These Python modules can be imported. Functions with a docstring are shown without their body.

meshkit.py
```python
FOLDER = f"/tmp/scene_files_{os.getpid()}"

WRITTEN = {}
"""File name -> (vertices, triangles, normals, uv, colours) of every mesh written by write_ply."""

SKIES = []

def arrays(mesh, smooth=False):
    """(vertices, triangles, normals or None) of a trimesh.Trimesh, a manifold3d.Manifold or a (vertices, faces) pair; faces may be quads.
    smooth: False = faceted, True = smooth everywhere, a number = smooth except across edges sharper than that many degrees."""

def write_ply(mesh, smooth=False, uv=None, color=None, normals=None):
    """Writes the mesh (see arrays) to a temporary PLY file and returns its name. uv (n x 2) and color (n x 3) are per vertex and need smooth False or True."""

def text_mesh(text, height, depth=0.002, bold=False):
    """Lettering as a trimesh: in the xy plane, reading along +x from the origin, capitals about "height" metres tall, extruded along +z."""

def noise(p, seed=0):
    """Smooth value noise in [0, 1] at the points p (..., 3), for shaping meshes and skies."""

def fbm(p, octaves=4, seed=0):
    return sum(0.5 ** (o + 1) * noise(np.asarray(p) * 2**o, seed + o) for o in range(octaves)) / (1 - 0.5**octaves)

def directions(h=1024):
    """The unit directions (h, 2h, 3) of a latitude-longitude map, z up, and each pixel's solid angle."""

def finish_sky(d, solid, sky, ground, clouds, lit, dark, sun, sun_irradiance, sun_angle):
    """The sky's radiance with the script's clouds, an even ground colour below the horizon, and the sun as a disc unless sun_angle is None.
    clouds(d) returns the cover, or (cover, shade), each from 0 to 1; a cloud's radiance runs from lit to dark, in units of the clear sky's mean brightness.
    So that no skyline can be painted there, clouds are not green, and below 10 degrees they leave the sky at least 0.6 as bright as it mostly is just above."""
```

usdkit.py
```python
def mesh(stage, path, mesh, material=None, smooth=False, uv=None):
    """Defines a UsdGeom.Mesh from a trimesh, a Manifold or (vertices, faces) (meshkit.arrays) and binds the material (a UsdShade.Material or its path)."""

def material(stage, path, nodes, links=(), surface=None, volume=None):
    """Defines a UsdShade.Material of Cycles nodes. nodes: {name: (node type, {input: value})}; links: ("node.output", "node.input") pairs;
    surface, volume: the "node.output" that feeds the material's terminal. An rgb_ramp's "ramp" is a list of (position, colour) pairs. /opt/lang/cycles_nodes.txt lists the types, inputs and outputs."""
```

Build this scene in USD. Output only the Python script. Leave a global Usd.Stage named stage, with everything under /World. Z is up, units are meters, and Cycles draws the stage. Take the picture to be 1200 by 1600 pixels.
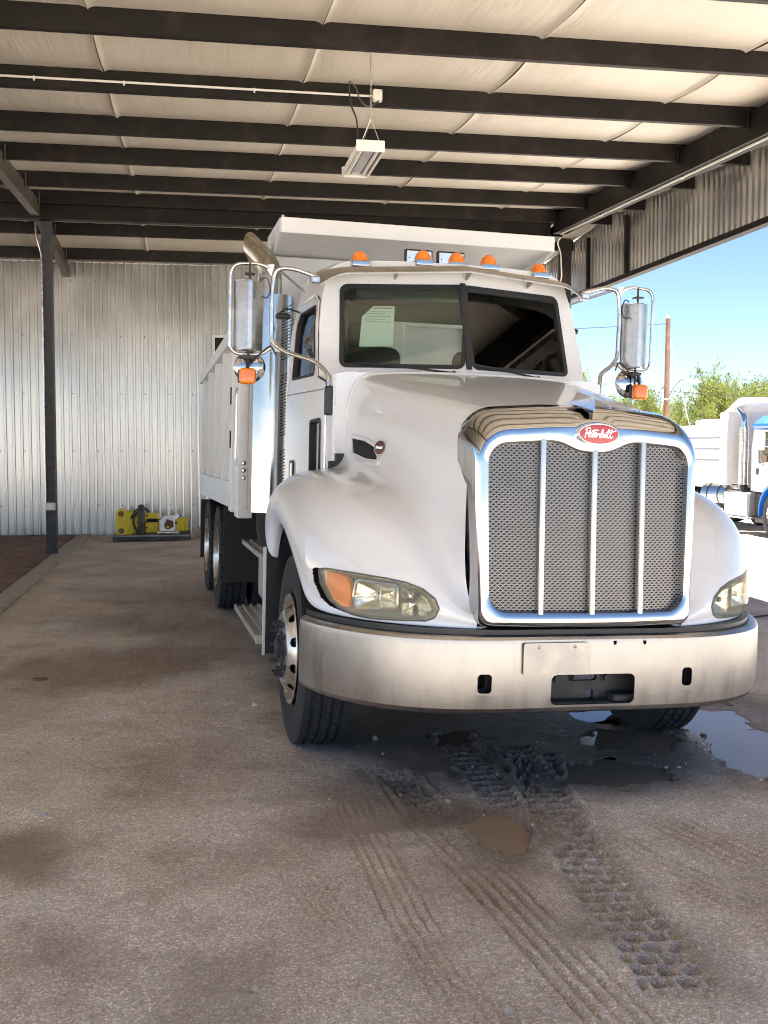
import math, random
import numpy as np, trimesh, manifold3d as m3
import shapely
from shapely.geometry import Polygon, LineString, Point, box as sbox
from shapely.ops import unary_union
import usdkit, meshkit
from pxr import Usd, UsdGeom, UsdLux, UsdShade, Gf, Sdf, Vt

stage = Usd.Stage.CreateInMemory()
UsdGeom.SetStageUpAxis(stage, UsdGeom.Tokens.z)
UsdGeom.SetStageMetersPerUnit(stage, 1.0)
world = UsdGeom.Xform.Define(stage, '/World')
stage.SetDefaultPrim(world.GetPrim())
UsdGeom.Scope.Define(stage, '/World/Looks')
rng = np.random.default_rng(7)

# ------------------------------------------------------------------ camera, sky, sun
CAM_H, PITCH, YAW, FPX = 1.632, 0.06, 0.173, 1700.0
cam = UsdGeom.Camera.Define(stage, '/World/camera')
fw = np.array([math.sin(YAW)*math.cos(PITCH), math.cos(YAW)*math.cos(PITCH), -math.sin(PITCH)])
rt = np.array([math.cos(YAW), -math.sin(YAW), 0.0]); up = np.cross(rt, fw)
M = Gf.Matrix4d(*rt, 0, *up, 0, *(-fw), 0, 0, 0, CAM_H, 1)
UsdGeom.Xformable(cam).AddTransformOp().Set(M)
cam.CreateHorizontalApertureAttr(36.0); cam.CreateVerticalApertureAttr(48.0)
cam.CreateFocalLengthAttr(36.0*FPX/1200.0)
cam.CreateClippingRangeAttr(Gf.Vec2f(0.05, 3000))
EXPOSURE = 2.44
cam.CreateExposureAttr(EXPOSURE)

SUN = np.array([0.06, -0.27, 0.96]); SUN /= np.linalg.norm(SUN)
sun = UsdLux.DistantLight.Define(stage, '/World/sun')
sun.CreateIntensityAttr(1.2); sun.CreateAngleAttr(0.53); sun.CreateNormalizeAttr(True)
sun.CreateColorAttr(Gf.Vec3f(1.0, 0.97, 0.935))
zx = SUN; xx = np.cross([0, 1, 0], zx); xx /= np.linalg.norm(xx); yx = np.cross(zx, xx)
UsdGeom.Xformable(sun).AddTransformOp().Set(Gf.Matrix4d(*xx, 0, *yx, 0, *zx, 0, 0, 0, 30, 1))
dome = UsdLux.DomeLight.Define(stage, '/World/sky')
skym = usdkit.material(stage, '/World/Looks/sky_look', {
    'sky': ('sky_texture', {'sky_type': 'single_scattering', 'sun_disc': False,
                            'sun_elevation': math.asin(SUN[2]), 'sun_rotation': math.atan2(SUN[0], SUN[1]),
                            'altitude': 300.0, 'air_density': 0.6, 'aerosol_density': 0.05, 'ozone_density': 2.0}),
    'bg': ('background_shader', {'strength': 0.05})}, [('sky.color', 'bg.color')], surface='bg.background')
UsdShade.MaterialBindingAPI.Apply(dome.GetPrim()).Bind(skym)
dome.GetPrim().SetCustomDataByKey('kind', 'structure')

# ------------------------------------------------------------------ helpers
_names = {}
def numbered(parent, name):
    k = parent + '/' + name; n = _names.get(k, 0); _names[k] = n + 1
    return k if n == 0 else f'{k}_{n:03d}'
def P(parent):
    return '/World' if parent is None else (parent if isinstance(parent, str) else str(parent.GetPath()))
def tag(o, label=None, cat=None, group=None, kind=None):
    for k, v in (('label', label), ('category', cat), ('group', group), ('kind', kind)):
        if v: o.SetCustomDataByKey(k, v)
    return o
def obj(name, mesh, mat, parent=None, smooth=False, label=None):
    p = numbered(P(parent), name)
    o = usdkit.mesh(stage, p, mesh, MAT[mat] if isinstance(mat, str) else mat, smooth=smooth).GetPrim()
    if label: o.SetCustomDataByKey('label', label)
    return o
def thing(name, label, cat, loc=(0, 0, 0), rz=0, group=None, mat4=None, parent=None):
    x = UsdGeom.Xform.Define(stage, numbered(P(parent), name))
    if mat4 is not None: x.AddTransformOp().Set(mat4)
    elif parent is None:
        x.AddTranslateOp().Set(Gf.Vec3d(*map(float, loc)))
        if rz: x.AddRotateZOp().Set(float(math.degrees(rz)))
    return tag(x.GetPrim(), label, cat, group)
def sub(name, parent, loc=None, label=None, rx=0, rz=0):
    x = UsdGeom.Xform.Define(stage, numbered(P(parent), name))
    if loc is not None: x.AddTranslateOp().Set(Gf.Vec3d(*map(float, loc)))
    if rz: x.AddRotateZOp().Set(float(rz))
    if label: x.GetPrim().SetCustomDataByKey('label', label)
    return x.GetPrim()
def copy_of(src, name, parent, loc, rz=0):
    x = UsdGeom.Xform.Define(stage, numbered(P(parent), name))
    x.GetPrim().GetReferences().AddInternalReference(src.GetPath())
    x.ClearXformOpOrder() if False else None
    x.GetPrim().GetAttribute('xformOp:translate').Set(Gf.Vec3d(*map(float, loc)))
    return x.GetPrim()

def T(v, f): return trimesh.Trimesh(np.asarray(v, float), np.asarray(f, int), process=False)
def cat(*ms):
    ms = [m for m in (ms[0] if len(ms) == 1 and isinstance(ms[0], (list, tuple)) else ms) if m is not None and len(m.faces)]
    return trimesh.util.concatenate(ms)
BOXF = np.array([[0,2,1],[0,3,2],[4,5,6],[4,6,7],[0,1,5],[0,5,4],[1,2,6],[1,6,5],[2,3,7],[2,7,6],[3,0,4],[3,4,7]])
def bx(x0, x1, y0, y1, z0, z1):
    return T([[x0,y0,z0],[x1,y0,z0],[x1,y1,z0],[x0,y1,z0],[x0,y0,z1],[x1,y0,z1],[x1,y1,z1],[x0,y1,z1]], BOXF)
def hull(pts): return trimesh.convex.convex_hull(np.asarray(pts, float))
def cbx(x0, x1, y0, y1, z0, z1, c=0.01):
    pts = []
    for sx, x in ((1, x0), (-1, x1)):
        for sy, y in ((1, y0), (-1, y1)):
            for sz, z in ((1, z0), (-1, z1)):
                pts += [(x, y+sy*c, z+sz*c), (x+sx*c, y, z+sz*c), (x+sx*c, y+sy*c, z)]
    return hull(pts)
def rbox(x0, x1, y0, y1, z0, z1, r=0.03, n=10):
    s = m3.Manifold.sphere(r, n*2)
    ms = [s.translate((x, y, z)) for x in (x0+r, x1-r) for y in (y0+r, y1-r) for z in (z0+r, z1-r)]
    return tm(m3.Manifold.batch_hull(ms))
def tm(man):
    m = man.to_mesh(); return T(m.vert_properties[:, :3], m.tri_verts)
def man(t):
    t = trimesh.Trimesh(np.asarray(t.vertices), np.asarray(t.faces), process=True)
    t.merge_vertices()
    if t.volume < 0: t.invert()
    return m3.Manifold(m3.Mesh(vert_properties=np.array(t.vertices, np.float32), tri_verts=np.array(t.faces, np.uint32)))
def grid(A, close_u=False, close_v=False, flip=False):
    A = np.asarray(A, float); m, n = A.shape[:2]
    idx = np.arange(m*n).reshape(m, n)
    if close_u: idx = np.vstack([idx, idx[:1]])
    if close_v: idx = np.hstack([idx, idx[:, :1]])
    a, b, c, d = idx[:-1, :-1].ravel(), idx[1:, :-1].ravel(), idx[1:, 1:].ravel(), idx[:-1, 1:].ravel()
    f = np.vstack([np.c_[a, b, c], np.c_[a, c, d]])
    if flip: f = f[:, ::-1]
    return T(A.reshape(-1, 3), f)
def loft(loops, caps=True):
    """closed loops (m, n, 3) -> closed solid"""
    A = np.asarray(loops, float); m, n = A.shape[:2]
    g = grid(A, close_v=True); v, f = list(g.vertices), [g.faces]
    if caps:
        for k, fl in ((0, False), (m-1, True)):
            c = len(v); v.append(A[k].mean(0)); i = k*n + np.arange(n); j = k*n + (np.arange(n)+1) % n
            q = np.c_[i, j, np.full(n, c)]; f.append(q[:, ::-1] if fl else q)
    t = T(v, np.vstack(f))
    if t.volume < 0: t.invert()
    return t
def frames(path):
    path = np.asarray(path, float); d = np.gradient(path, axis=0); d /= np.linalg.norm(d, axis=1)[:, None] + 1e-12
    ref = np.array([0, 0, 1.0]) if abs(d[0][2]) < 0.9 else np.array([1.0, 0, 0])
    n = np.cross(d[0], ref); n /= np.linalg.norm(n); N = [n]
    for k in range(1, len(d)):
        n = n - d[k]*(n @ d[k]); n /= np.linalg.norm(n) + 1e-12; N.append(n)
    N = np.array(N); return d, N, np.cross(d, N)
def tube(path, r, n=10, caps=True):
    path = np.asarray(path, float); d, N, B = frames(path)
    a = np.arange(n)/n*2*np.pi; r = np.broadcast_to(r, (len(path),))
    A = path[:, None] + r[:, None, None]*(np.cos(a)[None, :, None]*N[:, None] + np.sin(a)[None, :, None]*B[:, None])
    return loft(A, caps)
def fillet(pts, r=0.05, k=6, closed=False):
    pts = np.asarray(pts, float); out = []; n = len(pts)
    for i in range(n):
        if not closed and i in (0, n-1): out.append(pts[i]); continue
        p, a, b = pts[i], pts[i-1], pts[(i+1) % n]
        ua, ub = a-p, b-p; la, lb = np.linalg.norm(ua), np.linalg.norm(ub); q = min(r, la*.49, lb*.49)
        s, e = p+ua/la*q, p+ub/lb*q
        for t in np.linspace(0, 1, k): out.append((1-t)**2*s + 2*t*(1-t)*p + t*t*e)
    if closed: out.append(out[0])
    return np.array(out)
def revolve(prof, n=48, axis='z', closed=True):
    """prof: list of (r, h) -> revolve about axis"""
    pr = np.asarray(prof, float); a = np.arange(n)/n*2*np.pi
    A = np.stack([pr[:, None, 0]*np.cos(a), pr[:, None, 0]*np.sin(a), np.broadcast_to(pr[:, None, 1], (len(pr), n))], -1)
    t = grid(A, close_u=False, close_v=True)
    if axis == 'x': t.vertices = t.vertices[:, [2, 0, 1]]
    if axis == 'y': t.vertices = t.vertices[:, [1, 2, 0]]
    return t
def move(t, d): t = t.copy(); t.vertices = t.vertices + np.asarray(d, float); return t
def rot(t, ang, ax, c=(0, 0, 0)):
    t = t.copy(); t.apply_transform(trimesh.transformations.rotation_matrix(ang, ax, c)); return t
def cyl(p, q, r, n=16): return tube([p, q], r, n)
def extr(poly, O, U, V, W, t):
    """shapely polygon in (U, V) axes at O, extruded along W by t"""
    g = getattr(poly, 'geoms', [poly]); out = []
    for p in g:
        if p.is_empty or p.area < 1e-9: continue
        e = trimesh.creation.extrude_polygon(p, 1.0, engine='earcut'); v = np.asarray(e.vertices)
        e = T(np.asarray(O) + v[:, :1]*np.asarray(U) + v[:, 1:2]*np.asarray(V) + v[:, 2:]*np.asarray(W)*t, e.faces)
        if e.volume < 0: e.invert()
        out.append(e)
    return cat(out)
def rrect(x0, y0, x1, y1, r): return sbox(x0+r, y0+r, x1-r, y1-r).buffer(r, quad_segs=5)
def dome_(c, n_, r, h=None, k=8):
    """small rivet head at c along n_"""
    h = h or r*.6; n_ = np.asarray(n_, float)/np.linalg.norm(n_)
    ref = np.array([0, 0, 1.]) if abs(n_[2]) < .9 else np.array([1., 0, 0]); a = np.cross(n_, ref); a /= np.linalg.norm(a); b = np.cross(n_, a)
    th = np.arange(k)/k*2*np.pi; ring = np.cos(th)[:, None]*a + np.sin(th)[:, None]*b
    v = np.vstack([c + r*ring, c + .7*r*ring + .7*h*n_, [c + h*n_]])
    i = np.arange(k); j = (i+1) % k
    return T(v, np.vstack([np.c_[i, j, j+k], np.c_[i, j+k, i+k], np.c_[i+k, j+k, np.full(k, 2*k)]]))
def bspline(ctrl, mu, nv):
    """clamped cubic tensor product surface from a control net"""
    from scipy.interpolate import BSpline
    ctrl = np.asarray(ctrl, float)
    def basis(n, t):
        k = min(3, n-1); kn = np.r_[np.zeros(k), np.linspace(0, 1, n-k+1), np.ones(k)]
        return BSpline.design_matrix(np.clip(t, 0, 1-1e-9), kn, k).toarray()
    Bu, Bv = basis(ctrl.shape[0], mu), basis(ctrl.shape[1], nv)
    return np.einsum('ai,bj,ijk->abk', Bu, Bv, ctrl)

# ------------------------------------------------------------------ materials
MAT = {}
def mat(name, nodes, links, surface='p.BSDF', volume=None):
    MAT[name] = usdkit.material(stage, '/World/Looks/' + name, nodes, links, surface=surface, volume=volume); return MAT[name]
def simple(name, col, rough=.5, metal=0., var=0.0, scale=6., bump=0., bscale=60., coat=0., spec=.5, rvar=0.0, dirt=None, dirt_scale=3., dirt_amt=.5, **kw):
    n = {'tc': ('texture_coordinate', {}), 'p': ('principled_bsdf', dict(base_color=col, roughness=rough, metallic=metal, coat_weight=coat, specular_ior_level=spec, **kw))}
    l = []
    if var or dirt or rvar:
        n['n'] = ('noise_texture', {'scale': scale, 'detail': 6.0, 'roughness': .6}); l.append(('tc.object', 'n.vector'))
        c0 = [max(0, c*(1-var)) for c in col]; c1 = [min(1, c*(1+var)) for c in col]
        n['r'] = ('rgb_ramp', {'ramp': [(0.25, c0), (0.75, c1)]}); l.append(('n.fac', 'r.fac'))
        src = 'r.color'
        if dirt:
            n['n2'] = ('noise_texture', {'scale': dirt_scale, 'detail': 8.0, 'roughness': .65, 'distortion': .4}); l.append(('tc.object', 'n2.vector'))
            n['mr'] = ('map_range', {'from_min': .5, 'from_max': .75, 'to_min': 0., 'to_max': dirt_amt, 'clamp': True}); l.append(('n2.fac', 'mr.value'))
            n['mx'] = ('mix_color', {'b': dirt}); l += [('mr.result', 'mx.fac'), (src, 'mx.a')]; src = 'mx.result'
        l.append((src, 'p.base_color'))
        if rvar:
            n['rr'] = ('map_range', {'from_min': .3, 'from_max': .7, 'to_min': max(.02, rough-rvar), 'to_max': min(1, rough+rvar), 'clamp': True}); l += [('n.fac', 'rr.value'), ('rr.result', 'p.roughness')]
    if bump:
        n['bn'] = ('noise_texture', {'scale': bscale, 'detail': 4.0}); n['b'] = ('bump', {'strength': bump, 'distance': .01})
        l += [('tc.object', 'bn.vector'), ('bn.fac', 'b.height'), ('b.normal', 'p.normal')]
    return mat(name, n, l)

simple('white_paint', (.69, .70, .71), .34, var=.015, scale=2.5, coat=.7, dirt=(.56, .53, .48), dirt_scale=2.6, dirt_amt=.16, coat_roughness=.03, coat_ior=1.6)
simple('white_sunlit_body', (.58, .58, .57), .45, var=.06, scale=2., dirt=(.42, .37, .30), dirt_scale=2.5, dirt_amt=.5)
simple('white_body', (.66, .66, .645), .42, var=.04, scale=2., coat=.2, dirt=(.50, .45, .38), dirt_scale=2.2, dirt_amt=.35)
simple('chrome', (.62, .62, .62), .07, 1.0, var=.04, scale=5, rvar=.035, bump=.02, bscale=9)
simple('tube_metal', (.62, .60, .57), .24, 1.0, var=.08, scale=12, rvar=.08)
simple('black_plastic', (.018, .018, .02), .45, var=.2, scale=10)
simple('black_rubber', (.014, .014, .015), .6)
simple('dark_under', (.012, .012, .012), .7, var=.4, scale=4)
simple('black_steel', (.025, .026, .03), .5, var=.3, scale=8, dirt=(.12, .09, .06), dirt_scale=6, dirt_amt=.5)
simple('beam_paint', (.010, .008, .0065), .55, spec=.25, var=.3, scale=1.6, dirt=(.04, .028, .02), dirt_scale=2.5, dirt_amt=.7, bump=.05, bscale=20)
simple('rafter_steel', (.085, .072, .058), .45, .35, var=.3, scale=3., dirt=(.20, .17, .13), dirt_scale=5, dirt_amt=.7)
simple('concrete', (.36, .33, .28), .85, var=.15, scale=5, bump=.3, bscale=60, dirt=(.2, .16, .12), dirt_scale=3, dirt_amt=.7)
simple('yellow_paint', (.78, .58, .012), .4, var=.1, scale=8, dirt=(.2, .15, .05), dirt_scale=8, dirt_amt=.5)
simple('dark_gray', (.06, .06, .065), .5, var=.2, scale=8)
simple('blue_paint', (.012, .14, .62), .25, coat=.8, var=.05)
simple('pipe_white', (.70, .68, .62), .5)
simple('fixture_white', (.80, .78, .72), .35)
simple('fixture_reflector', (.72, .72, .72), .2, .6)
simple('wood', (.42, .29, .17), .75, var=.3, scale=10, bump=.2, bscale=40)
simple('pallet_wood', (.30, .27, .23), .8, var=.3, scale=8)
simple('red_enamel', (.36, .012, .02), .25, coat=.8)
simple('maroon', (.07, .018, .018), .35, coat=.5)
simple('badge_silver', (.85, .85, .85), .2, .7)
simple('black_glass', (.01, .012, .013), .04, coat=1.0)
simple('interior_gray', (.13, .125, .115), .75, var=.15)
simple('interior_light', (.12, .115, .10), .7, var=.1)
simple('seat_cloth', (.10, .085, .07), .85, var=.2, scale=30)
simple('dash', (.07, .066, .06), .6, var=.1)
simple('steel_plate', (.45, .43, .40), .42, 1.0, var=.2, scale=14, rvar=.12)
simple('mirror_steel', (.50, .49, .47), .26, .9, var=.1, scale=6, rvar=.05)
simple('shield_steel', (.50, .49, .475), .15, 1.0, var=.1, scale=5, rvar=.04)
simple('dull_steel', (.40, .37, .33), .5, .9, var=.15, scale=6)
simple('mirror_glass', (.8, .8, .8), .02, 1.0)
simple('rust', (.20, .10, .05), .8, var=.3, scale=20)
simple('chrome_worn', (.52, .51, .49), .14, 1.0, var=.08, scale=6, rvar=.06)
simple('foam', (.55, .45, .3), .8)
simple('jug_white', (.78, .78, .80), .4)
simple('jug_label', (.10, .035, .03), .5, var=.3, scale=40)
simple('pole_wood', (.15, .085, .055), .85, var=.35, scale=5, bump=.3, bscale=30)
simple('bark', (.16, .14, .08), .85, var=.3, scale=12)
simple('pebble', (.44, .37, .30), .9, var=.45, scale=9)
simple('rubber_hose', (.02, .02, .022), .5)

# orange lenses: translucent plastic
mat('amber_lens', {'p': ('principled_bsdf', dict(base_color=(.85, .19, .008), roughness=.18, subsurface_weight=.35, subsurface_radius=(.02, .008, .002), subsurface_scale=1.0, coat_weight=.8)),
                   'tc': ('texture_coordinate', {}), 'w': ('wave_texture', {'scale': 40.0}), 'b': ('bump', {'strength': .12, 'distance': .004})},
    [('tc.object', 'w.vector'), ('w.fac', 'b.height'), ('b.normal', 'p.normal')])
# brushed aluminium bumper with dents and smears
mat('bumper_metal', {'tc': ('texture_coordinate', {}), 'm': ('mapping', {'scale': (1.5, 1.5, 90.)}), 'n': ('noise_texture', {'scale': 3., 'detail': 6.}),
    'm2': ('mapping', {'scale': (5., 5., 1.4)}), 'n2': ('noise_texture', {'scale': 2.2, 'detail': 5., 'distortion': .6}),
    'n3': ('noise_texture', {'scale': 5.5, 'detail': 2.}), 'c': ('rgb_ramp', {'ramp': [(.3, (.35, .34, .325)), (.7, (.40, .39, .375))]}),
    'rr': ('map_range', {'from_min': .3, 'from_max': .72, 'to_min': .31, 'to_max': .40, 'clamp': True}),
    'b1': ('bump', {'strength': .03, 'distance': .01}), 'b2': ('bump', {'strength': .05, 'distance': .02}),
    'p': ('principled_bsdf', dict(metallic=1.0, anisotropic=.4))},
    [('tc.object', 'm.vector'), ('m.vector', 'n.vector'), ('tc.object', 'm2.vector'), ('m2.vector', 'n2.vector'), ('tc.object', 'n3.vector'), ('n2.fac', 'c.fac'), ('c.color', 'p.base_color'),
     ('n2.fac', 'rr.value'), ('rr.result', 'p.roughness'), ('n.fac', 'b1.height'), ('n3.fac', 'b2.height'), ('b1.normal', 'b2.normal'), ('b2.normal', 'p.normal')])
# galvanised sheet
mat('galvanised', {'tc': ('texture_coordinate', {}), 'm': ('mapping', {'scale': (1., 1., .6)}), 'n': ('noise_texture', {'scale': 1.2, 'detail': 2., 'roughness': .5}),
    'v': ('voronoi_texture', {'scale': 55.}), 'c': ('rgb_ramp', {'ramp': [(.3, (.53, .515, .49)), (.7, (.64, .63, .605))]}), 'mx': ('mix_color', {'fac': .10, 'blend_type': 'multiply'}),
    'rr': ('map_range', {'from_min': .3, 'from_max': .7, 'to_min': .20, 'to_max': .29, 'clamp': True}), 'p': ('principled_bsdf', dict(metallic=.72))},
    [('tc.object', 'm.vector'), ('m.vector', 'n.vector'), ('tc.object', 'v.vector'), ('n.fac', 'c.fac'), ('c.color', 'mx.a'), ('v.color', 'mx.b'), ('mx.result', 'p.base_color'), ('n.fac', 'rr.value'), ('rr.result', 'p.roughness')])
# vinyl faced insulation under the roof
mat('ceiling_vinyl', {'tc': ('texture_coordinate', {}), 'm': ('mapping', {'scale': (14., 1.2, 1.)}), 'n': ('noise_texture', {'scale': 1.2, 'detail': 5., 'distortion': .5}),
    'n2': ('noise_texture', {'scale': .8, 'detail': 5.}), 'c': ('rgb_ramp', {'ramp': [(.3, (.56, .51, .42)), (.65, (.65, .60, .515))]}), 'b': ('bump', {'strength': .28, 'distance': .02}),
    'p': ('principled_bsdf', dict(roughness=.45, specular_ior_level=.35))},
    [('tc.object', 'm.vector'), ('m.vector', 'n.vector'), ('tc.object', 'n2.vector'), ('n2.fac', 'c.fac'), ('c.color', 'p.base_color'), ('n.fac', 'b.height'), ('b.normal', 'p.normal')])
# tyres: dusty rubber
mat('tyre_rubber', {'tc': ('texture_coordinate', {}), 'n': ('noise_texture', {'scale': 5., 'detail': 8., 'roughness': .7}), 'c': ('rgb_ramp', {'ramp': [(.35, (.011, .011, .012)), (.66, (.013, .013, .013)), (.9, (.045, .038, .03))]}),
    'n2': ('noise_texture', {'scale': 120.}), 'b': ('bump', {'strength': .15, 'distance': .003}), 'p': ('principled_bsdf', dict(roughness=.62))},
    [('tc.object', 'n.vector'), ('n.fac', 'c.fac'), ('c.color', 'p.base_color'), ('tc.object', 'n2.vector'), ('n2.fac', 'b.height'), ('b.normal', 'p.normal')])
# window glass: tinted pane
def pane(name, tint, ior=1.5, mixmin=0.0):
    mat(name, {'t': ('transparent_bsdf', {'color': tint}), 'g': ('glossy_bsdf', {'color': (1, 1, 1), 'roughness': .008}), 'f': ('fresnel', {'IOR': ior}), 'mx': ('mix_closure', {})},
        [('f.fac', 'mx.fac'), ('t.transparent' if False else 't.BSDF', 'mx.closure1'), ('g.BSDF', 'mx.closure2')], surface='mx.closure')
pane('windshield_glass', (.84, .90, .855)); pane('side_glass', (.20, .23, .22), 1.7)
mat('lens_clear', {'t': ('transparent_bsdf', {'color': (.97, .95, .84)}), 'd': ('diffuse_bsdf', {'color': (.62, .58, .44)}), 'g': ('glossy_bsdf', {'roughness': .06}), 'm1': ('mix_closure', {'fac': .20}), 'f': ('fresnel', {'IOR': 1.12}), 'mx': ('mix_closure', {})},
    [('t.BSDF', 'm1.closure1'), ('d.BSDF', 'm1.closure2'), ('f.fac', 'mx.fac'), ('m1.closure', 'mx.closure1'), ('g.BSDF', 'mx.closure2')], surface='mx.closure')
mat('water', {'tc': ('texture_coordinate', {}), 'n': ('noise_texture', {'scale': 5., 'detail': 2.}), 'b': ('bump', {'strength': .02, 'distance': .01}),
    't': ('diffuse_bsdf', {'color': (.27, .20, .14)}), 'g': ('glossy_bsdf', {'color': (1, 1, 1), 'roughness': .012}), 'f': ('fresnel', {'IOR': 1.33}), 'mx': ('mix_closure', {})},
    [('tc.object', 'n.vector'), ('n.fac', 'b.height'), ('b.normal', 'g.normal'), ('b.normal', 'f.normal'), ('f.fac', 'mx.fac'), ('t.BSDF', 'mx.closure1'), ('g.BSDF', 'mx.closure2')], surface='mx.closure')
# leaves
mat('leaf', {'oi': ('geometry', {}), 'c': ('rgb_ramp', {'ramp': [(0., (.20, .23, .06)), (.5, (.31, .34, .10)), (1., (.40, .42, .15))]}), 'd': ('diffuse_bsdf', {}), 't': ('translucent_bsdf', {}), 'mx': ('mix_closure', {'fac': .4})},
    [('oi.random_per_island', 'c.fac'), ('c.color', 'd.color'), ('c.color', 't.color'), ('d.BSDF', 'mx.closure1'), ('t.BSDF', 'mx.closure2')], surface='mx.closure')
# paper in the windscreen
mat('paper', {'tc': ('texture_coordinate', {}), 'p': ('principled_bsdf', dict(base_color=(.78, .82, .76), roughness=.7))}, [])
simple('print_gray', (.40, .42, .39), .8); simple('print_brown', (.45, .30, .12), .8)
simple('paver_a', (.20, .125, .095), .85, var=.2, scale=14, bump=.2); simple('paver_b', (.25, .16, .125), .85, var=.2, scale=14, bump=.2); simple('paver_c', (.165, .11, .09), .85, var=.2, scale=14, bump=.2)
# ground: sandy gravelly dirt. wet and stain come from the mesh (they follow the mud's own shape, plus painted shade in lug pits)
mat('dirt', {
    'g': ('geometry', {}), 'wet_shade': ('attribute', {'attribute': 'wet_shade'}), 'st': ('attribute', {'attribute': 'stain'}),
    'nl': ('noise_texture', {'scale': 1.0, 'detail': 6., 'roughness': .6, 'distortion': .3}),
    'nm': ('noise_texture', {'scale': 4.5, 'detail': 7., 'roughness': .65}),
    'nf': ('noise_texture', {'scale': 40., 'detail': 7., 'roughness': .8}),
    'vo': ('voronoi_texture', {'scale': 170., 'randomness': 1.}),
    'vo2': ('voronoi_texture', {'scale': 240., 'randomness': 1.}),
    'cl': ('rgb_ramp', {'ramp': [(.30, (.45, .385, .315)), (.5, (.62, .56, .485)), (.66, (.72, .675, .61))]}),
    'cm': ('rgb_ramp', {'ramp': [(.3, (.70, .62, .55)), (.5, (.95, .93, .91)), (.7, (1, 1, 1))]}), 'x1': ('mix_color', {'blend_type': 'multiply', 'fac': .6}),
    'cv': ('rgb_ramp', {'ramp': [(0., (.48, .43, .39)), (.25, (.88, .86, .84)), (.78, (1.08, 1.08, 1.08)), (.86, (1.7, 1.66, 1.6)), (1., (2.1, 2.05, 2.0))]}), 'x2': ('mix_color', {'blend_type': 'multiply', 'fac': .58, 'use_clamp': False}),
    'sv': ('separate_color', {}),
    'cf': ('rgb_ramp', {'ramp': [(.3, (.55, .52, .5)), (.7, (1.2, 1.2, 1.2))]}), 'x3': ('mix_color', {'blend_type': 'multiply', 'fac': .7, 'use_clamp': False}),
    'x4': ('mix_color', {'b': (.20, .145, .10)}),
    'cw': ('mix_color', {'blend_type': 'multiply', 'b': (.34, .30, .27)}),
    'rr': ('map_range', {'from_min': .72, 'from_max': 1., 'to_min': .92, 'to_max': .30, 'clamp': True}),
    'ba': ('math', {'math_type': 'multiply_add', 'value2': .5}), 'bb': ('bump', {'strength': .75, 'distance': .012}), 'bd': ('bump', {'strength': .45, 'distance': .05}),
    'p': ('principled_bsdf', dict(specular_ior_level=.4))},
    [('g.position', n + '.vector') for n in ('nl', 'nm', 'nf', 'vo', 'vo2')] + [
     ('nl.fac', 'cl.fac'), ('nm.fac', 'cm.fac'), ('cl.color', 'x1.a'), ('cm.color', 'x1.b'), ('vo.color', 'sv.color'), ('sv.r', 'cv.fac'), ('x1.result', 'x2.a'), ('cv.color', 'x2.b'),
     ('nf.fac', 'cf.fac'), ('x2.result', 'x3.a'), ('cf.color', 'x3.b'), ('st.fac', 'x4.fac'), ('x3.result', 'x4.a'), ('x4.result', 'cw.a'), ('wet_shade.fac', 'cw.fac'), ('cw.result', 'p.base_color'),
     ('wet_shade.fac', 'rr.value'), ('rr.result', 'p.roughness'), ('vo2.distance', 'ba.value1'), ('nf.fac', 'ba.value3'), ('nm.fac', 'bd.height'), ('ba.value', 'bb.height'), ('bd.normal', 'bb.normal'), ('bb.normal', 'p.normal')])
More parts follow.
